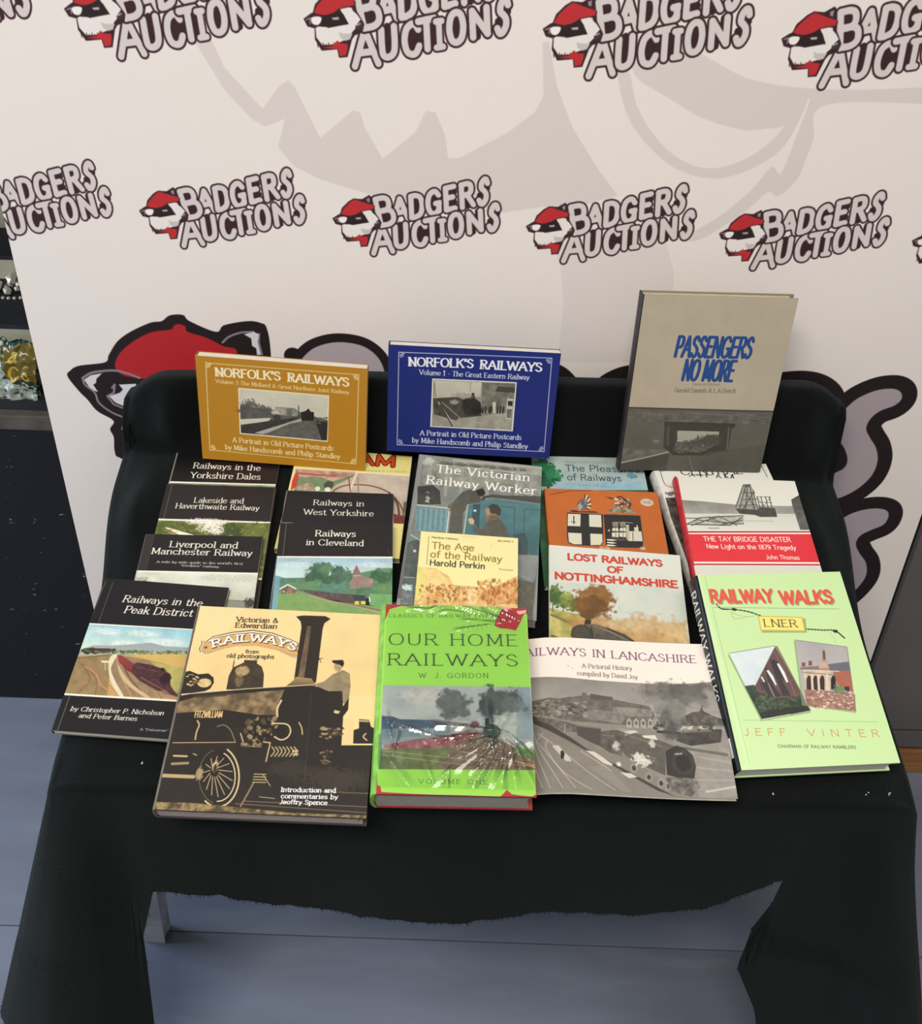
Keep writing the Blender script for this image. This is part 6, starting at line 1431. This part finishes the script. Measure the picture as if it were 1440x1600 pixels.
b = Book(stand_matrix(1.06, 87.75, -1.47), np.array([0.0065, 1.0345, -0.5906]) + EYE, 0.2008, 0.1386, 0.013).start('162674'); v = b.view(590, 520, 4.8)
LN = 'c2c4d8'
v.rect(0, 60, 1440, 1008, '131f72') if False else None
v.line([(158, 145), (1305, 190), (1246, 890), (145, 838), (158, 145)], 6, LN); v.line([(160, 200), (150, 700)], 2, LN, a=0.4)
for x, y, sx, sy in ((160, 145, 1.6, 1.5), (1302, 192, -1.6, 1.5), (1246, 890, -1.6, -1.5), (148, 838, 1.6, -1.5)): ornament(v, x, y, sx, sy, LN)
for s_, p0, p1 in (("NORFOLK'S", (232, 247), (722, 262)), ('RAILWAYS', (768, 268), (1235, 290))): v.text(s_, p0, p1, 62, 'f2f0ee', w=0.24, con=0.55, serif=0.12)
v.line([(246, 200), (252, 248)], 6, 'f2f0ee'); v.line([(788, 225), (794, 272)], 6, 'f2f0ee')
black_letter(v, 'Volume 1 - The Great Eastern Railway', (312, 312), (1138, 352), 36, 'eceaea')
v.fill([(408, 342), (1042, 370), (1012, 738), (393, 704)], 'e6e2d6'); v.fill([(418, 352), (1032, 378), (1002, 730), (404, 698)], '8f8c80', c2='9a968a', tex=(0.15, 26)); v.fill([(425, 356), (780, 372), (770, 480), (420, 490)], 'c9c5b4', c2='b9b5a4', tex=(0.06, 30))
v.fill([(780, 374), (1030, 380), (1012, 600), (780, 580)], '8a877a', tex=(0.5, 22, '5c5a50')); v.fill([(900, 400), (1030, 410), (1026, 450), (880, 440)], '45433c'); v.fill([(415, 490), (600, 480), (760, 560), (780, 620), (600, 660), (420, 610)], '55534a', tex=(0.5, 14, '3a3832')); v.line([(455, 520), (580, 705)], 9, 'b0ac9e'); v.line([(480, 520), (620, 640)], 5, 'a8a496'); v.line([(470, 540), (560, 700)], 8, '33312c')
v.fill([(640, 500), (700, 480), (705, 450), (722, 450), (728, 490), (770, 520), (782, 590), (740, 615), (660, 620), (630, 560)], '2c2a26', tex=(0.3, 12)); v.blob(740, 580, 36, 34, '1f1d1a', rough=0.3)
v.line([(696, 370), (692, 440)], 3, '6a685c'); v.line([(425, 375), (432, 480)], 10, '8c897c'); v.blob(570, 520, 30, 20, 'a5a294', rough=0.7); v.blob(640, 470, 70, 20, '97948a', rough=0.7, a=0.6)
v.fill([(600, 640), (1008, 600), (1002, 730), (560, 705)], 'a29e90', tex=(0.2, 24)); v.fill([(860, 520), (885, 520), (880, 600), (866, 600)], 'cfcbbd')
for x in (790, 810, 838, 850, 900, 920, 942): v.line([(x, 545 + (x % 7) * 3), (x - 4, 600)], 11, '2c2a26'); v.blob(x, 540 + (x % 7) * 3, 6, 7, '45433c', rough=0.3)
v.fill([(970, 490), (1018, 495), (1005, 650), (955, 645)], 'c4c0b0'); v.fill([(975, 510), (1012, 512), (1008, 550), (975, 545)], '2e2c28'); v.fill([(968, 570), (1006, 575), (1002, 640), (965, 635)], '8a877a', tex=(0.6, 8, '4a4842'))
black_letter(v, 'A Portrait in Old Picture Postcards', (318, 766), (1078, 802), 36, 'eceaea'); black_letter(v, 'by Mike Handscomb and Philip Standley', (258, 820), (1126, 868), 36, 'eceaea')
build_book(b, 'navy_book', 'navy blue landscape book standing upright in the middle against the black ledge', 'landscape books standing against the ledge', None, '1c2c6c', '1a2a6a', '1a2a6a', page=M_PAGEW, rough=0.35, coat=0.2)

# --- Passengers No More
b = Book(stand_matrix(3.23, 87.57, -0.66), np.array([0.2857, 1.0431, -0.6079]) + EYE, 0.178, 0.2246, 0.018).start('b5aa94'); v = b.view(950, 440, 4.645)
v.fill([(270, 90), (1390, 120), (1190, 950), (140, 930)], 'b7ac96', tex=(0.03, 60))
v.fill([(148, 912), (1205, 940), (1110, 1390), (80, 1370)], '5c5a4e', c2='55534a', tex=(0.25, 40, '66645a')); v.line([(148, 914), (900, 935), (1205, 942)], 12, '45433a'); v.fill([(140, 940), (1200, 965), (1180, 1040), (130, 1010)], '64625a', a=0.7, tex=(0.4, 20))
for q in ([(300, 960), (480, 965)], [(560, 950), (900, 970)], [(960, 960), (1180, 990)], [(1000, 985), (1100, 1000)]): v.line(q, 14, '76746a', a=0.5)
v.fill([(408, 1015), (925, 1030), (915, 1060), (405, 1045)], '38362f'); v.fill([(410, 1020), (900, 1040), (870, 1230), (820, 1240), (700, 1260), (470, 1260), (400, 1200)], '3f3d35'); v.fill([(425, 1050), (450, 1050), (440, 1190), (420, 1190)], '524f46')
v.fill([(495, 1080), (805, 1088), (800, 1180), (660, 1240), (470, 1230), (490, 1160)], '5f5d54'); v.fill([(495, 1080), (805, 1088), (802, 1110), (740, 1115), (600, 1165), (500, 1160)], 'a8a596'); v.blob(640, 1180, 90, 34, '55534a', rough=0.6); v.blob(730, 1150, 90, 40, '4c4a42', rough=0.6); v.blob(485, 1120, 14, 44, '45433a', rough=0.9); v.specks(480, 1190, 700, 1240, 50, 14, ['7a786c', '4a4840'])
v.fill([(870, 1060), (880, 1050), (870, 1220), (855, 1220)], '6f6d62', a=0.7); v.fill([(325, 1145), (370, 1148), (366, 1172), (325, 1168)], '7d7b70')
v.fill([(110, 1200), (440, 1225), (100, 1310), (85, 1300)], '6a685e', tex=(0.3, 24)); v.line([(98, 1312), (250, 1280), (435, 1235)], 10, 'a5a296'); v.fill([(95, 1322), (440, 1245), (420, 1375), (80, 1370)], '47453d', a=0.8); v.line([(585, 1265), (620, 1385)], 9, '76746a', a=0.8); v.line([(480, 1260), (380, 1375)], 6, '64625a', a=0.6)
v.fill([(700, 1240), (1150, 1180), (1110, 1390), (620, 1385)], '5f5d52', a=0.6, tex=(0.4, 22, '4a4840'))
BL, BL2 = '1d4a8c', '20296e'
for s_, p0, p1, cap, c in (('PASSENGERS', (478, 542), (1032, 552), 142, BL2), ('NO MORE', (532, 712), (900, 720), 142, BL2)):
    v.text(s_, (p0[0] + 3, p0[1] + 1), (p1[0] + 3, p1[1] + 1), cap, c, w=0.135, con=1.05, slant=0.16, track=0.02); v.text(s_, p0, p1, cap, BL, w=0.124, con=1.05, slant=0.16, track=0.02)
v.text('Second Edition', (610, 752), (808, 755), 18, '6f6654', w=0.12, slant=0.1); v.text('Gerald Daniels & L.A.Dench', (480, 802), (925, 808), 30, '5a5242', w=0.11, con=0.6, serif=0.08)
build_book(b, 'beige_hardback', 'tall beige hardback with blue lettering standing upright at the back right', None, None, '9c927e', '2c2224', '8a806c', 'hard', page=mat('cream_pages', 'e4d6ae', 0.85, 0.2, 50, 0.4, 60, stretch=(3, 3, 60)), rough=0.5)
